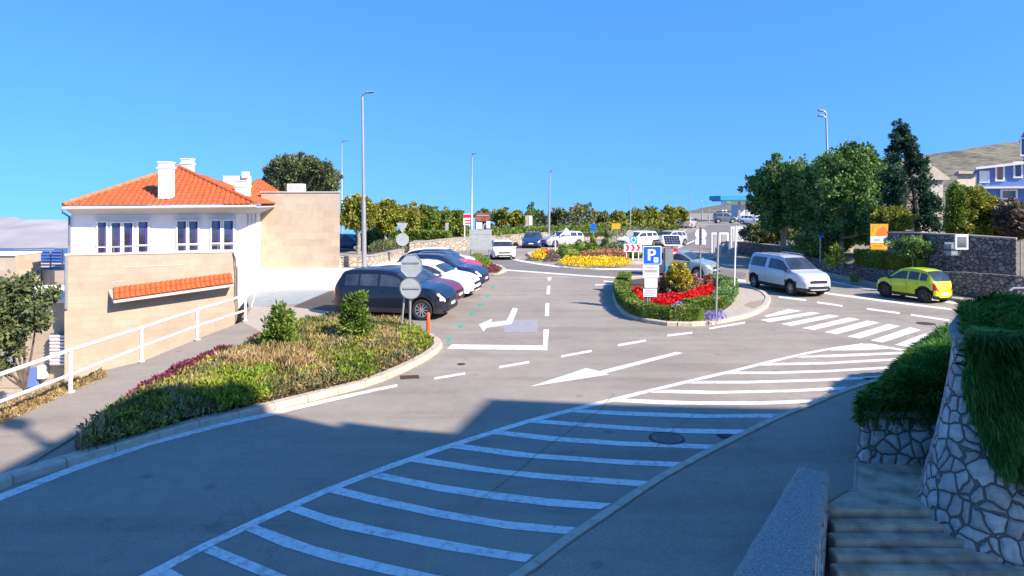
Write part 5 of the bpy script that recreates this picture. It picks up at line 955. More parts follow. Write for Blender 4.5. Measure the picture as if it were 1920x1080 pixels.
# direction board back
db = thing('direction_board', 'large grey back of a direction board on two posts left of the roundabout', 'road sign', G(902, 487, 0)); s = MB(); b1, t1 = post(s, 884, 487, 430, .06, z=0); s.build('post', M['galv'], db, smooth=True); Yb = b1.y; s = MB(); s.tube([(X_(917, Yb), Yb, 0), (X_(917, Yb), Yb, Z_(430, Yb))], .06, 8); s.build('post', M['galv'], db, smooth=True)
for i in range(4): plate(880, 922, 430 + i * 9.6, 439.2 + i * 9.6, Yb, 'sign_back', db, 'board', .03, .09)
bb = thing('billboard', 'red and white billboard between the tree row and the lamp post', 'billboard', (X_(880, 57), 57, 0)); plate(869, 887, 401, 422, 57, 'white_sign', bb, 'board', .06); plate(870, 886, 402, 408, 57, 'red_sign', bb, 'red_band', .03, .05); plate(872, 884, 412, 414, 57, 'red_sign', bb, 'red_band', .03, .05); plate(872, 884, 417, 419, 57, 'red_sign', bb, 'red_band', .03, .05)
s = MB()
for px in (871, 885): s.tube([(X_(px, 57), 57.05, 0), (X_(px, 57), 57.05, Z_(402, 57))], .05, 6)
s.build('frame', M['rail_white'], bb)
bb = thing('billboard', 'brown billboard above white panels right of the lamp post', 'billboard', (X_(905, 57), 57, 0)); plate(891, 919, 399, 415, 57, 'brown_sign', bb, 'board', .06); plate(893, 904, 417, 429, 57, 'white_sign', bb, 'panel', .05); plate(912, 919, 413, 428, 57, 'white_sign', bb, 'panel', .05)
plate(894, 916, 403, 404.6, 57, 'pave', bb, 'lettering_strip', .03, .05)
s = MB()
for px in (892, 918): s.tube([(X_(px, 57), 57.05, 0), (X_(px, 57), 57.05, Z_(400, 57))], .05, 6)
s.build('frame', M['dark_metal'], bb)
ib = thing('information_board', 'pale information board on slanted wooden legs by the row of trees', 'board', (X_(992, 66), 66, 0)); plate(985, 998, 404, 424, 66, 'pave', ib, 'board', .06); plate(992, 998, 406, 422, 66, 'white_sign', ib, 'panel', .04, .05); s = MB(); s.tube([(X_(978, 66), 66, .6), (X_(988, 66), 66, Z_(412, 66))], .07, 6); s.tube([(X_(994, 66), 66.1, .4), (X_(994, 66), 66.1, Z_(410, 66))], .05, 6); s.build('legs', M['pale_bark'], ib)
pp = thing('road_sign', 'narrow pale sign back on a slim post left of the row billboard', 'road sign', (X_(838, 58), 58, 0)); plate(835, 841, 418, 438, 58, 'sign_back', pp); s = MB(); s.tube([(X_(838, 58), 58.03, 0), (X_(838, 58), 58.03, Z_(419, 58))], .04, 6); s.build('post', M['galv'], pp)
bs = thing('road_sign', 'blue round mandatory sign behind the roundabout at the tree row', 'road sign', (X_(1112, 68), 68, 0)); s = MB(); s.disc((X_(1112, 68), 67.95, Z_(425, 68)), (0, 1, 0), .3, .03, 24); s.build('round_plate', M['blue_sign'], bs); plate(1107, 1117, 428, 433, 68, 'blue_sign', bs, 'sign_plate', .02, .05); s = MB(); s.tube([(X_(1112, 68), 68, 0), (X_(1112, 68), 68, Z_(417, 68))], .04, 6); s.build('post', M['galv'], bs)
os_ = thing('road_sign', 'small orange road sign by the trees behind the roundabout', 'road sign', (X_(1156, 70), 70, 0)); plate(1147, 1163, 419, 429, 70, 'orange_sign', os_, 'sign_plate', .03); s = MB(); s.tube([(X_(1158, 70), 70.05, 0), (X_(1158, 70), 70.05, Z_(420, 70))], .05, 6); s.build('post', M['galv'], os_)
# roundabout furniture
for px, pyb, pyt, lab in ((1041, 483, 437, 'thin post with a small diamond sign back at the left of the roundabout'), (1062, 472, 428, 'thin post with a tall white sign back behind the left mounds')):
    q = thing('road_sign', lab, 'road sign', G(px, pyb, .13)); s = MB(); b1, t1 = post(s, px, pyb, pyt, .04, z=.13); s.build('post', M['rail_white'], q, smooth=True)
    if px == 1062: poly_plate([(1057, 432), (1062, 427), (1067, 432), (1067, 441), (1057, 441)], b1.y, 'white_sign', q, 'sign_plate', .02, .06)
    else: poly_plate([(1038, 442), (1041, 438), (1044, 442), (1041, 446)], b1.y, 'sign_back', q, 'sign_plate', .02, .06)
cb = thing('chevron_board', 'white board with three red chevrons on the roundabout', 'road sign', G(1186, 488, .13)); Yc = G(1186, 488, .13).y
for px in (1174.5, 1186, 1197): s = MB(); s.tube([(X_(px, Yc), Yc, .13), (X_(px, Yc), Yc, Z_(460, Yc))], .035, 8); s.build('post', M['rail_white'], cb, smooth=True)
plate(1169.5, 1203.5, 457, 472, Yc, 'white_sign', cb, 'board', .03, .06)
for k in range(3):
    x = 1173 + k * 10; poly_plate([(x, 458.5), (x + 4, 458.5), (x + 8, 464.5), (x + 4, 470.5), (x, 470.5), (x + 4, 464.5)], Yc, 'red_sign', cb, 'chevron', .01, .095)
ar = thing('road_sign', 'blue roundabout arrows sign above the chevron board', 'road sign', G(1187, 484, .13)); Ya = Yc + .5; s = MB(); s.tube([(X_(1187, Ya), Ya, .13), (X_(1187, Ya), Ya, Z_(444, Ya))], .035, 8); s.build('post', M['rail_white'], ar, smooth=True); s = MB(); s.disc((X_(1187.5, Ya), Ya - .06, Z_(450, Ya)), (0, 1, 0), 7.6 / FP * Ya, .02, 28); s.build('round_plate', M['cyan_sign'], ar)
for k in range(3):
    a0 = math.radians(90 + 120 * k); q = []
    for j in range(7): a = a0 + math.radians(10 + 11 * j); q.append((1187.5 + 5.2 * math.cos(a), 450 - 5.2 * math.sin(a)))
    for j in range(6, -1, -1): a = a0 + math.radians(10 + 11 * j); q.append((1187.5 + 3.6 * math.cos(a), 450 - 3.6 * math.sin(a)))
    poly_plate(q, Ya, 'white_sign', ar, 'arrow', .008, .085); a = a0 + math.radians(84); q = [(1187.5 + rr * math.cos(a + o), 450 - rr * math.sin(a + o)) for rr, o in ((6.6, 0), (4.4, .42), (2.4, 0))]; poly_plate(q, Ya, 'white_sign', ar, 'arrow', .008, .085)
gb = thing('road_sign', 'grey sign back beside the roundabout arrows sign', 'road sign', (X_(1181, Yc + 6), Yc + 6, 0)); Y6 = Yc + 6; s = MB(); s.disc((X_(1181, Y6), Y6, Z_(438, Y6)), (0, 1, 0), 7 / FP * Y6, .02, 24); s.build('round_plate', M['sign_back'], gb); s = MB(); s.tube([(X_(1181, Y6), Y6 + .03, .1), (X_(1181, Y6), Y6 + .03, Z_(434, Y6))], .035, 8); s.build('post', M['galv'], gb)
# parking sign with plates
pk = thing('parking_sign', 'blue parking sign over three white plates on the hedged island', 'road sign', G(1215, 577, .1)); Yp = G(1215, 577, .1).y
for px in (1213.5, 1218): s = MB(); s.tube([(X_(px, Yp), Yp, .1), (X_(px, Yp), Yp, Z_(465, Yp))], .03, 10); s.build('post', M['galv'], pk, smooth=True)
plate(1205, 1239.5, 461, 495.5, Yp, 'white_sign', pk, 'border_plate', .02, .05, .0); plate(1206.5, 1238, 462.5, 494, Yp, 'blue_sign', pk, 'blue_plate', .01, .064)
def glyph(ch, px, py, w_, h_, Y, d, m, parent, name='letter'):
    cu = bpy.data.curves.new(name, 'FONT'); cu.body = ch; cu.extrude = .003; o = bpy.data.objects.new(name, cu); col.objects.link(o); bpy.context.view_layer.update(); dg = bpy.context.evaluated_depsgraph_get(); me = bpy.data.meshes.new_from_object(o.evaluated_get(dg)); bpy.data.objects.remove(o); me.name = name
    vs = np.array([v.co[:] for v in me.vertices]); lo, hi = vs.min(0), vs.max(0); sx = (w_ / FP * Y) / (hi[0] - lo[0]); sz = (h_ / FP * Y) / (hi[1] - lo[1]); off = WL[parent.name]
    for v in me.vertices: x, y, z = v.co; v.co = ((x - lo[0]) * sx + X_(px, Y) - off.x, Y - d - z - off.y, (y - lo[1]) * sz + Z_(py + h_, Y) - off.z)
    me.materials.clear(); return link(name, me, M[m], parent)
gl = glyph('P', 1214.5, 467, 13.5, 21, Yp, .075, 'white_sign', pk)
for dx in (.012, -.012, .02): q = gl.copy(); q.data = gl.data; q.location = (dx, -.0015 * abs(dx) * 50, 0); col.objects.link(q); q.name = 'letter'
plate(1225, 1233.5, 482.5, 491.5, Yp, 'white_sign', pk, 'ticket_symbol', .006, .074); plate(1228, 1230.5, 485.5, 488, Yp, 'blue_sign', pk, 'coin_symbol', .004, .080)
plate(1205, 1235, 497, 520, Yp, 'white_sign', pk, 'white_plate', .02, .05); plate(1208, 1232, 521.5, 539, Yp, 'white_sign', pk, 'white_plate', .02, .05); plate(1205.5, 1231, 541, 556, Yp, 'white_sign', pk, 'white_plate', .02, .05)
for y0, y1, x0, x1 in ((500, 501.5, 1212, 1226), (505.5, 510.5, 1208, 1232), (514, 515.4, 1209, 1230), (544, 545.8, 1208, 1228), (548, 549.8, 1208, 1228), (552, 553.5, 1208, 1226)): plate(x0, x1, y0, y1, Yp, 'grey_text', pk, 'printed_line', .004, .066)
# ticket machine with solar panel
pm = thing('parking_meter', 'grey ticket machine with a tilted solar panel on the island', 'parking meter', G(1250, 553, .1)); Ym = 28.5; s = MB(); s.box(((X_(1253, Ym)), Ym, (.1 + Z_(465, Ym)) / 2), (16 / FP * Ym, .3, Z_(465, Ym) - .1)); s.build('housing', mat('machine_grey', (.20, .22, .23), .5), pm, bevel=.02)
plate(1247, 1259, 497, 506, Ym, 'cyan_sign', pk if 0 else pm, 'front_panel', .01, .158); plate(1249, 1257, 512, 520, Ym, 'white_sign', pm, 'front_label', .01, .158)
s = MB(); s.tube([(X_(1260, Ym), Ym, Z_(466, Ym)), (X_(1260, Ym), Ym, Z_(456, Ym))], .03, 8); s.build('bracket', M['galv'], pm)
s = MB(); c = A(1260, 451, Ym); s.box(c, (33 / FP * Ym, .62, .04), rx=.75); s.build('panel_frame', M['white_sign'], pm); s = MB()
n_ = Vector((0, -math.sin(.75), math.cos(.75))); u_ = Vector((0, math.cos(.75), math.sin(.75)))
for i in range(6):
    for j in range(4): s.box(c + n_ * .024 + Vector(((i - 2.5) * .113, 0, 0)) + u_ * (j - 1.5) * .135, (.103, .125, .006), rx=.75)
s.build('solar_cells', M['panel'], pm)
ne = thing('road_sign', 'red no-entry sign beside the ticket machine', 'road sign', G(1266, 525, 0)); Yn = 36; s = MB(); s.tube([(X_(1266, Yn), Yn, 0), (X_(1266, Yn), Yn, Z_(464, Yn))], .035, 8); s.build('post', M['galv'], ne); s = MB(); s.disc((X_(1264, Yn), Yn - .06, Z_(474, Yn)), (0, 1, 0), 9 / FP * Yn, .02, 28); s.build('round_plate', M['red_sign'], ne); plate(1258, 1270, 472.4, 476, Yn, 'white_sign', ne, 'white_bar', .01, .08)
kr = thing('road_sign', 'red and yellow keep-right sign left of the ticket machine', 'road sign', G(1243, 520, 0)); s = MB(); s.tube([(X_(1243, 37), 37, 0), (X_(1243, 37), 37, Z_(468, 37))], .035, 8); s.build('post', M['galv'], kr); plate(1238, 1247, 466, 476, 37, 'red_sign', kr, 'red_plate', .02, .06); plate(1238, 1247, 478, 488, 37, 'yellow', kr, 'yellow_plate', .02, .06)
# poles and sign backs on the island
wr = thing('road_sign', 'round white sign back above a small white plate on the island', 'road sign', G(1314, 530, .1)); s = MB(); b1, t1 = post(s, 1313.5, 545, 424, .03, pxt=1313); s.build('post', M['galv'], wr, smooth=True); Yb = b1.y; s = MB(); s.disc((X_(1313.5, Yb), Yb - .04, Z_(439, Yb)), (0, 1, 0), 10.5 / FP * Yb, .02, 32); s.build('round_plate', M['white_sign'], wr); plate(1303.5, 1323, 448, 458, Yb, 'white_sign', wr, 'sign_plate', .02, .04); plate(1311.5, 1315, 426, 458, Yb, 'dark_metal', wr, 'mounting_rail', .02, .07)
pb = thing('sign_post', 'slim grey pole standing at the front of the island beside the pavement corner', 'pole', G(1342, 600, .1)); s = MB(); post(s, 1342, 600, 436, .036, pxt=1347); s.build('pole', M['galv'], pb, smooth=True); p = A(1347, 438, G(1342, 600, .1).y); s = MB(); s.disc((p.x, p.y, p.z + .03), (0, 0, 1), .05, .05, 12); s.build('cap', M['galv'], pb)
pb = thing('sign_post', 'slim white pole with a narrow plate at the rear corner of the island', 'pole', G(1376, 558, .1)); s = MB(); b1, t1 = post(s, 1376, 558, 423, .034, pxt=1380); s.build('pole', M['rail_white'], pb, smooth=True)
lb = thing('notice_board', 'white-framed grey double board across the road beyond the island', 'board', G(1350, 474, 0)); Yl = 52.5
plate(1334, 1366, 436, 475, Yl, 'white_sign', lb, 'frame', .08); plate(1337, 1349, 439, 473, Yl, 'sign_back', lb, 'panel', .03, .06); plate(1352, 1363, 439, 473, Yl, 'sign_back', lb, 'panel', .03, .06); s = MB()
for px in (1335, 1365): s.box((X_(px, Yl), Yl, .2), (.09, .09, .44))
s.build('legs', M['rail_white'], lb)
lb = thing('notice_board', 'taller white-framed board on the shaded wall right of the double board', 'board', (X_(1382, 56), 56, 0)); plate(1370, 1393, 425, 452, 56, 'white_sign', lb, 'frame', .08); plate(1373, 1383, 428, 450, 56, 'soffit', lb, 'panel', .03, .06); plate(1385, 1391, 428, 450, 56, 'sign_back', lb, 'panel', .03, .06); s = MB()
for px in (1371, 1392): s.box((X_(px, 56), 56, .4), (.1, .1, .9))
s.build('legs', M['rail_white'], lb)
# orange tourist board, small blue sign, wall mirror and plates
ob = thing('tourist_board', 'bright orange board with white band on two posts above the clipped hedge', 'sign', (X_(1648, 32.2), 32.2, .7)); Yo = 33.2
for px in (1634, 1658): s = MB(); s.tube([(X_(px, Yo), Yo, .6), (X_(px, Yo), Yo, Z_(425, Yo))], .035, 8); s.build('post', M['galv'], ob)
plate(1630, 1665.5, 419, 468.5, Yo, 'trim', ob, 'backing', .03, .03); plate(1631, 1664, 420, 443, Yo, 'orange_sign', ob, 'orange_panel', .01, .055); plate(1631, 1664, 443, 455, Yo, 'white_sign', ob, 'white_band', .01, .055); plate(1631, 1664, 456, 467.5, Yo, 'orange_sign', ob, 'orange_panel', .01, .055)
poly_plate([(1643, 437), (1650, 426), (1657, 422), (1662, 430), (1662, 442), (1640, 442)], Yo, mat and 'brown_sign', ob, 'picture', .004, .064) if 0 else None
M['deep_orange'] = mat('deep_orange', (.60, .16, .01), .5); poly_plate([(1641, 440), (1647, 430), (1655, 424), (1663, 428), (1663, 442), (1644, 442.5)], Yo, 'deep_orange', ob, 'picture', .004, .064)
for q in ((1634, 1640, 423, 424.5), (1634, 1636, 426, 434), (1637, 1650, 448, 451.5), (1636, 1652, 460, 462)): plate(q[0], q[1], q[2], q[3], Yo, 'deep_orange' if q[3] < 440 or q[2] > 456 else 'grey_text', ob, 'printed_line', .004, .063)
plate(1655, 1663, 446, 453, Yo, 'blue_sign', ob, 'blue_emblem', .004, .063)
sm_ = thing('road_sign', 'small blue sign on a thin pole in the shade under the evergreens', 'sign', (X_(1538, 38), 38, .7)); s = MB(); s.tube([(X_(1538, 38), 38, .6), (X_(1538, 38), 38, Z_(442, 38))], .03, 8); s.build('post', M['galv'], sm_); plate(1535, 1544, 441, 446, 38, 'blue_sign', sm_, 'sign_plate', .02, .05)
mr = thing('traffic_mirror', 'white framed square traffic mirror on the tall rubble wall', 'mirror', A(1802, 454, 28.4)); plate(1790.5, 1815, 440, 468, 28.3, 'white_sign', mr, 'frame', .06, bevel=.01); plate(1794, 1811.5, 443.5, 464, 28.3, mat('mirror_face', (.20, .20, .20), .35, metal=.5, var=.4, scale=2), mr, 'mirror_face', .01, .035)
s = MB(); s.tube([A(1803, 466, 28.36), A(1797, 479, 28.55)], .03, 8); s.build('bracket', M['galv'], mr)
for y0, y1, x0, x1, lab in ((454, 467, 1771, 1789, 'upper pale blue plate on the rubble wall left of the mirror'), (470, 479, 1773, 1796, 'lower pale blue plate on the rubble wall under the mirror')):
    q = thing('wall_plate', lab, 'sign', A(x0, y1, 28.8)); M['pale_blue'] = M.get('pale_blue') or mat('pale_blue', (.16, .22, .28), .5); plate(x0, x1, y0, y1, 28.7, 'pale_blue', q, 'plate', .03); plate(x0 + 2, x1 - 3, y0 + 3, y1 - 3, 28.7, 'grey_text', q, 'printed_line', .004, .018)
hr = thing('handrail', 'bent galvanised handrail at the right edge above the rosemary', 'railing', (X_(1905, 21), 21, 0)); Yh = 21.0; s = MB(); s.tube([(X_(1891, Yh), Yh, .0), (X_(1891, Yh), Yh, Z_(556, Yh)), (X_(1893, Yh), Yh, Z_(545, Yh)), (X_(1900, Yh), Yh, Z_(540, Yh)), (X_(1960, Yh), Yh, Z_(540, Yh)), (X_(1960, Yh), Yh, 0)], .036, 10); s.build('rail', M['galv'], hr, smooth=True)
gp_ = thing('grey_post', 'slim grey post standing at the right end of the rubble wall', 'pole', (X_(1914, 26.3), 26.3, 0)); s = MB(); s.tube([(X_(1914, 26.3), 26.3, 0), (X_(1914, 26.3), 26.3, Z_(452, 26.3))], .035, 8); s.build('pole', M['galv'], gp_); s = MB(); s.disc((X_(1914, 26.3), 26.3, .02), (0, 0, 1), .08, .02, 12); s.build('base_plate', M['galv'], gp_)
# ---------------------------------------------------------------- cars
PR = {'suv': [(0, .46), (.010, .60), (.025, .66), (.085, .885), (.098, .955), (.15, .98), (.22, .992), (.38, 1), (.50, .985), (.575, .935), (.71, .70), (.735, .68), (.86, .64), (.94, .57), (.985, .48), (1, .36)],
 'hatch': [(0, .40), (.012, .58), (.04, .66), (.09, .84), (.15, .945), (.25, .985), (.42, 1), (.53, .98), (.60, .93), (.74, .675), (.77, .65), (.87, .61), (.945, .54), (.985, .45), (1, .34)],
 'wagon': [(0, .40), (.012, .60), (.03, .66), (.07, .86), (.11, .95), (.2, .985), (.40, 1), (.50, .985), (.575, .93), (.71, .665), (.74, .645), (.86, .61), (.945, .54), (.985, .45), (1, .34)],
 'coupe': [(0, .45), (.012, .64), (.05, .71), (.12, .83), (.22, .945), (.34, .99), (.45, 1), (.55, .97), (.62, .90), (.73, .70), (.76, .67), (.87, .62), (.945, .55), (.985, .46), (1, .34)],
 'van': [(0, .5), (.010, .82), (.02, .90), (.04, .965), (.1, .99), (.35, 1), (.55, .99), (.63, .95), (.78, .66), (.81, .635), (.90, .59), (.96, .52), (.99, .44), (1, .30)]}
GL = {'suv': dict(ws=(.575, .71), rw=(.03, .14), sw=(.13, .69), pil=[(.245, .262), (.415, .435)], ax=(.19, .80), belt=.625), 'hatch': dict(ws=(.60, .74), rw=(.038, .15), sw=(.13, .72), pil=[(.24, .26), (.425, .445)], ax=(.17, .81), belt=.61),
 'wagon': dict(ws=(.575, .71), rw=(.028, .11), sw=(.09, .69), pil=[(.22, .24), (.40, .42)], ax=(.19, .80), belt=.62), 'coupe': dict(ws=(.62, .73), rw=(.05, .22), sw=(.2, .71), pil=[(.42, .44)], ax=(.18, .81), belt=.64),
 'van': dict(ws=(.63, .78), rw=(.008, .04), sw=(.065, .745), pil=[(.0, .07), (.36, .415)], ax=(.17, .80), belt=.585)}
def car(name, label, cat, x, y, hd, L, W, H, kind, paint, rim='rim', clad=False, roof=None, wr=None, group=None, spokes=10, detail=True, rails=False, plate_=True, two=False):
    g = GL[kind]; pr = PR[kind]; t = thing(name, label, cat, (x, y, 0), group, rz=math.atan2(hd[1], hd[0])); R_ = wr or H * .205; ra = R_ * 1.16
    tp = lambda f: float(np.interp(f, [p[0] for p in pr], [p[1] for p in pr])) * H
    ts = lambda f: (tp(max(0, f - .012)) + 2 * tp(f) + tp(min(1, f + .012))) / 4
    xs = set(np.round(np.linspace(0, 1, 97), 4)) | {.004, .008, .014, .986, .992, .996}
    for a in g['ws'] + g['rw'] + g['sw'] + g['ax']: xs.add(a)
    for p in g['pil']: xs |= set(p)
    for a in g['ax']:
        for k in range(-8, 9): xs.add(round(a + ra / L * math.sin(k / 8 * math.pi / 2), 5))
    xs = sorted(xs); xs = [xs[0]] + [b for a, b in zip(xs, xs[1:]) if b - a > .0015]; zb = H * .125; rings = []
    for f in xs:
        u = abs(f - .5) * 2; wf = 1 - .30 * max(0, (u - .70) / .30) ** 2.4 - .16 * max(0, (u - .97) / .03) ** 2; w_ = W / 2 * wf; top = ts(f) if .01 < f < .99 else tp(f)
        belt = min(g['belt'] * H + .03 * H * (1 - f), top - .035 * H); arch = 0
        for a in g['ax']:
            dx = (f - a) * L
            if abs(dx) < ra: arch = max(arch, R_ + math.sqrt(ra * ra - dx * dx))
        zl = zb + (H * .06 if f > .96 or f < .03 else 0); z2 = max(zl + .02 * H, arch); z3 = max(.24 * H, z2 + .018 * H); z4 = max(.40 * H, z3 + .03 * H); z4 = min(z4, belt - .05 * H); z3 = min(z3, z4 - .01 * H); z2 = min(z2, z3 - .008 * H)
        gh = top - belt; rg = [(0, zl if not arch else max(zl, arch * .98)), (w_ * .72, zl if not arch else max(zl, arch * .98)), (w_ * .965, z2), (w_ * .995, z3), (w_, z4), (w_ * .99, belt - .035 * H), (w_ * .965, belt)]
        ins = .30 * gh; shd = .05 * H
        for q in (.10, .36, .62, .86): rg.append((w_ * .95 - ins * q ** 1.15, belt + (gh - min(shd, gh * .3)) * q))
        yt = w_ * .95 - ins; rg += [(yt - .02 * W, belt + gh * .94), (yt * .86, belt + gh * .985), (yt * .45, top), (0, top + .004 * H)]; rings.append(rg)
    K = len(rings[0]); cl = {}
    def add(key, pts): cl.setdefault(key, MB()).add(pts, [tuple(range(len(pts)))])
    P = lambda i, j, s_: ((xs[i] - .5) * L, rings[i][j][0] * s_, rings[i][j][1])
    for i in range(len(xs) - 1):
        f = (xs[i] + xs[i + 1]) / 2
        for j in range(K - 1):
            key = 'body'; gh = rings[i][10][1] - rings[i][6][1]; fl = None
            if 7 <= j <= 9 and g['sw'][0] < f < g['sw'][1] and not any(a < f < b for a, b in g['pil']) and gh > .035 * H and f < g['ws'][1] - .01: key = 'side_window'; n_ = sum(f > b for a, b in g['pil']); fl = n_
            elif j >= 11 and g['ws'][0] < f < g['ws'][1]: key = 'windscreen'
            elif j >= 11 and g['rw'][0] < f < g['rw'][1]: key = 'rear_window'
            elif 4 <= j <= 5 and .925 < f < .984 and rings[i][5][1] > .3 * H: key = 'headlight' if j == 5 or f > .95 else 'body'
            elif 4 <= j <= 6 and f < .045: key = 'tail_light'
            elif j <= 1 or (clad and j <= 2): key = 'sill'
            elif clad and j == 3 and any(abs(f - a) * L < ra * 1.1 for a in g['ax']): key = 'sill'
            elif roof and j >= 10 and g['rw'][0] < f < g['ws'][1]: key = 'roof'
            for s_ in (1, -1):
                q = [P(i, j, s_), P(i + 1, j, s_), P(i + 1, j + 1, s_), P(i, j + 1, s_)]
                if s_ < 0: q = q[::-1]
                side = 's' if key in ('body', 'windscreen', 'rear_window', 'sill', 'roof') else ('l' if s_ > 0 else 'r'); add((key, side, fl), q)
    for e, (i, s0) in enumerate(((0, 1), (len(xs) - 1, -1))):
        for j in range(K - 1):
            q = [P(i, j, 1), P(i, j + 1, 1), P(i, j + 1, -1), P(i, j, -1)]; add(('body', 's', None), q if s0 > 0 else q[::-1])
    mats = {'body': paint, 'side_window': M['carglass'], 'windscreen': M['carglass'], 'rear_window': M['carglass'], 'headlight': M['lamp'], 'tail_light': M['tail'], 'sill': M['trim'] if clad else M['black'], 'roof': roof}
    for (key, sd, fl), mb in cl.items():
        me = bpy.data.meshes.new(key); me.from_pydata(mb.v, [], mb.f); bm = bmesh.new(); bm.from_mesh(me); bmesh.ops.remove_doubles(bm, verts=bm.verts, dist=.0008); bmesh.ops.recalc_face_normals(bm, faces=bm.faces); bm.to_mesh(me); bm.free(); me.shade_smooth(); me.set_sharp_from_angle(angle=R(35)); link(key, me, mats[key], t)
    for a in g['ax']:
        for s_ in (1, -1):
            c = ((a - .5) * L, s_ * (W / 2 - .115 * W / 1.8), R_); mb = MB(); wd = .11 * W / 1.8 * 1.0; mb.lathe(c, [(R_ * .66, -wd), (R_ * .9, -wd), (R_, -wd * .7), (R_, wd * .7), (R_ * .9, wd), (R_ * .66, wd)], 28, 'Y'); mb.build('wheel', M['tyre'], t, smooth=True, local=True); wh = bpy.context.scene.collection.objects[-1]
            wh = [o for o in col.objects if o.name.startswith('wheel')][-1] if 0 else LAST[0]
            mb = MB(); yo = c[1] + s_ * wd * .82; mb.lathe((c[0], yo, c[2]), [(R_ * .66, -.012), (R_ * .66, .012), (R_ * .60, .016), (R_ * .58, -.012)], 24, 'Y'); mb.disc((c[0], yo, c[2]), (0, 1, 0), R_ * .16, .03, 12)
            if detail:
                for k in range(spokes): an = 2 * math.pi * k / spokes; mb.box((c[0] + math.cos(an) * R_ * .37, yo, c[2] + math.sin(an) * R_ * .37), (R_ * .5, .016, R_ * .085), ry=-an)
            else: mb.disc((c[0], yo - s_ * .01, c[2]), (0, 1, 0), R_ * .6, .01, 16)
            mb.build('rim', M[rim], wh, local=True); mb = MB(); mb.disc((c[0], c[1], c[2]), (0, 1, 0), R_ * .62, wd * 1.2, 18); mb.build('brake_disc', M['black'], wh, local=True)
    mb = MB(); mb.box((L / 2 - .004, 0, .40 * H), (.02, W * .5, .075 * H)); mb.box((L / 2 - .01, 0, .25 * H), (.035, W * .62, .07 * H)); mb.build('grille', M['black'], t, local=True)
    if plate_:
        mb = MB(); mb.box((L / 2 + .012, 0, .315 * H), (.012, .42, .095)); mb.build('number_plate', M['plate'], t, local=True); mb = MB(); mb.box((-L / 2 - .008, 0, .30 * H if kind != 'van' else .36 * H), (.012, .42, .095)); mb.build('number_plate', M['plate'], t, local=True)
    for s_ in (1, -1):
        xm = (g['ws'][1] - .5) * L - .02 * L; mb = MB(); mb.box((xm, s_ * (W / 2 + .05 * W / 1.8), g['belt'] * H + .045 * H), (.11, .15 * W / 1.8, .075 * H)); mb.build('door_mirror', paint if not clad else M['trim'], t, local=True, bevel=.02)
        if detail:
            for fx in ((.47, .30) if kind != 'coupe' and not two else (.47,)): mb = MB(); mb.box(((fx - .5) * L, s_ * (W / 2 * .998), g['belt'] * H - .055 * H), (.14, .03, .022)); mb.build('door_handle', paint, t, local=True)
            for fx in ((.435, .255, .70) if kind != 'van' else (.39, .72)):
                mb = MB(); mb.box(((fx - .5) * L, s_ * (W / 2 * .9975), .44 * H), (.008, .006, .27 * H)); mb.build('door_seam', M['black'], t, local=True)
    if rails:
        for s_ in (1, -1): mb = MB(); mb.tube([((-.30) * L, s_ * W * .36, H * .985), (-.25 * L, s_ * W * .36, H * 1.02), (.02 * L, s_ * W * .36, H * 1.02), (.07 * L, s_ * W * .36, H * .985)], .018, 6); mb.build('roof_rail', M['galv'], t, local=True)
    return t
LAST = [None]
_ob = MB.build
def _build(s, *a, **k): o = _ob(s, *a, **k); (LAST.__setitem__(0, o) if o.name.startswith('wheel') else None); return o
MB.build = _build
pc = lambda n, c, **k: paint_mat(n, c, **k)
P_black, P_maroon, P_white, P_navy, P_red = pc('black_paint', (.008, .010, .020)), pc('maroon_paint', (.16, .006, .02)), pc('white_paint', (.78, .78, .78)), pc('navy_paint', (.012, .02, .07)), pc('red_paint', (.55, .006, .015))
P_silver, P_blue, P_lime, P_teal = pc('silver_paint', (.46, .47, .50), metal=.3), pc('blue_paint', (.018, .05, .17)), pc('lime_paint', (.50, .62, .01)), pc('silver_green_paint', (.28, .36, .36), metal=.25)
gp1 = 'cars parked in the bays by the stone block'
h0 = (.98, -.2)
car('parked_car', 'black SUV nearest the camera in the parking row', 'car', -4.12, 23.72, h0, 4.2, 1.86, 1.68, 'suv', P_black, clad=True, group=gp1, wr=.36, spokes=10)
car('parked_car', 'maroon car between the black SUV and the white car', 'car', -4.1, 26.25, h0, 4.3, 1.78, 1.50, 'hatch', P_maroon, group=gp1)
car('parked_car', 'white coupe-roofed car in the middle of the parking row', 'car', -3.62, 28.9, h0, 4.4, 1.84, 1.52, 'coupe', P_white, group=gp1)
car('parked_car', 'navy blue car behind the white car in the parking row', 'car', -3.35, 31.6, h0, 4.4, 1.82, 1.58, 'suv', P_navy, group=gp1, rails=True)
car('parked_car', 'red car with a black roof in the parking row', 'car', -3.75, 35.4, h0, 4.3, 1.8, 1.52, 'hatch', P_red, roof=P_black, group=gp1)
car('parked_car', 'white car farthest in the parking row behind the red one', 'car', -4.15, 38.6, h0, 4.2, 1.78, 1.42, 'hatch', P_white, group=gp1)
gp2 = 'cars driving around the roundabout'
car('car', 'white hatchback driving towards the camera left of the roundabout', 'car', -.72, 48.3, (.10, -.99), 4.0, 1.66, 1.30, 'hatch', P_white, group=gp2)
car('car', 'dark blue hatchback facing the camera beside the silver wagon', 'car', 1.85, 60, (-.10, -.99), 3.9, 1.68, 1.38, 'hatch', P_blue, group=gp2)
car('car', 'silver wagon seen side-on behind the left of the roundabout', 'car', 4.6, 61.2, (-.86, -.5), 4.3, 1.66, 1.42, 'wagon', P_silver, group=gp2)
car('car', 'white wagon behind the chevron board of the roundabout', 'car', 11.4, 60.5, (-.80, -.6), 4.3, 1.7, 1.45, 'wagon', P_white, group=gp2)
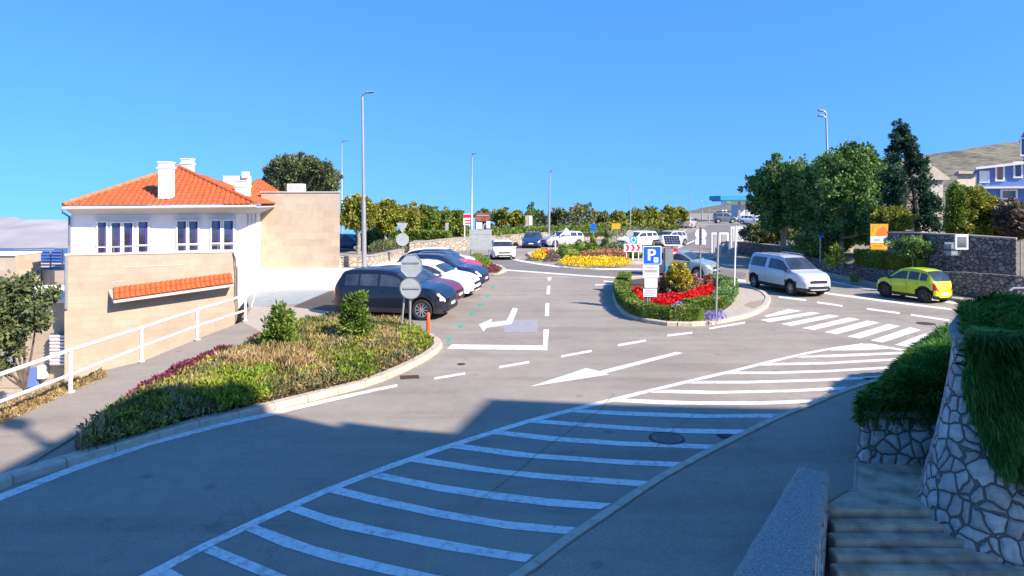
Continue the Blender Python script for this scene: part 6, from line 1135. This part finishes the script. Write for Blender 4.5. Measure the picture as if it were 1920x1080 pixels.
car('car', 'silver hatchback behind the white wagon at the solar panel', 'car', 14.6, 62, (-.75, -.66), 4.1, 1.7, 1.42, 'hatch', P_silver, group=gp2)
car('car', 'silver-green car passing behind the golden bush', 'car', 9.25, 36.4, (.80, -.6), 3.9, 1.66, 1.42, 'hatch', P_teal, group=gp2)
car('van', 'silver delivery van driving past the zebra crossing', 'van', 12.42, 30.1, (.235, -.97), 4.25, 1.58, 1.66, 'van', pc('van_silver', (.50, .55, .62), metal=.2), clad=True, spokes=7, wr=.31, rails=True)
car('car', 'bright lime green compact car parked along the rubble wall', 'car', 16.6, 27.6, (-.36, .933), 2.75, 1.2, 1.34, 'hatch', P_lime, rim='rim_dark', wr=.29, clad=True, spokes=5)
gp3 = 'cars near the road crest'
car('car', 'silver car with rear lights climbing towards the road crest', 'car', X_(1291, 106), 106, (.5, .86), 4.0, 1.8, 1.7, 'hatch', P_silver, group=gp3, detail=False)
car('car', 'dark car coming over the road crest beside the golden trees', 'car', X_(1273, 118), 118, (.2, -.98), 4.0, 1.8, 1.6, 'hatch', P_navy, group=gp3, detail=False)
car('van', 'dark grey van with roof load at the road crest', 'van', X_(1359, 130), 130, (1, -.05), 4.4, 1.8, 2.1, 'van', pc('grey_paint', (.09, .11, .15)), group=gp3, detail=False)
car('car', 'white car at the petrol station left of the evergreens', 'car', X_(1408, 122), 122, (.8, -.6), 4.0, 1.8, 1.8, 'hatch', P_white, group=gp3, detail=False)
car('car', 'white car at the petrol station half hidden by the evergreens', 'car', X_(1436, 116), 116, (.9, -.3), 4.2, 1.8, 1.8, 'wagon', P_white, group=gp3, detail=False)
car('car', 'dark car under the trees beyond the stone block', 'car', X_(651, 56), 56, (.95, -.3), 4.1, 1.7, 1.4, 'hatch', P_navy, detail=False)
s = MB(); s.box((X_(1357, 130), 130, 2.25), (2.6, .8, .22)); lo_ = thing('roof_box', 'dark load strapped on the roof of the grey van at the road crest', 'roof box', (X_(1357, 130), 130, 2.1)); s.build('box', M['trim'], lo_, bevel=.05)
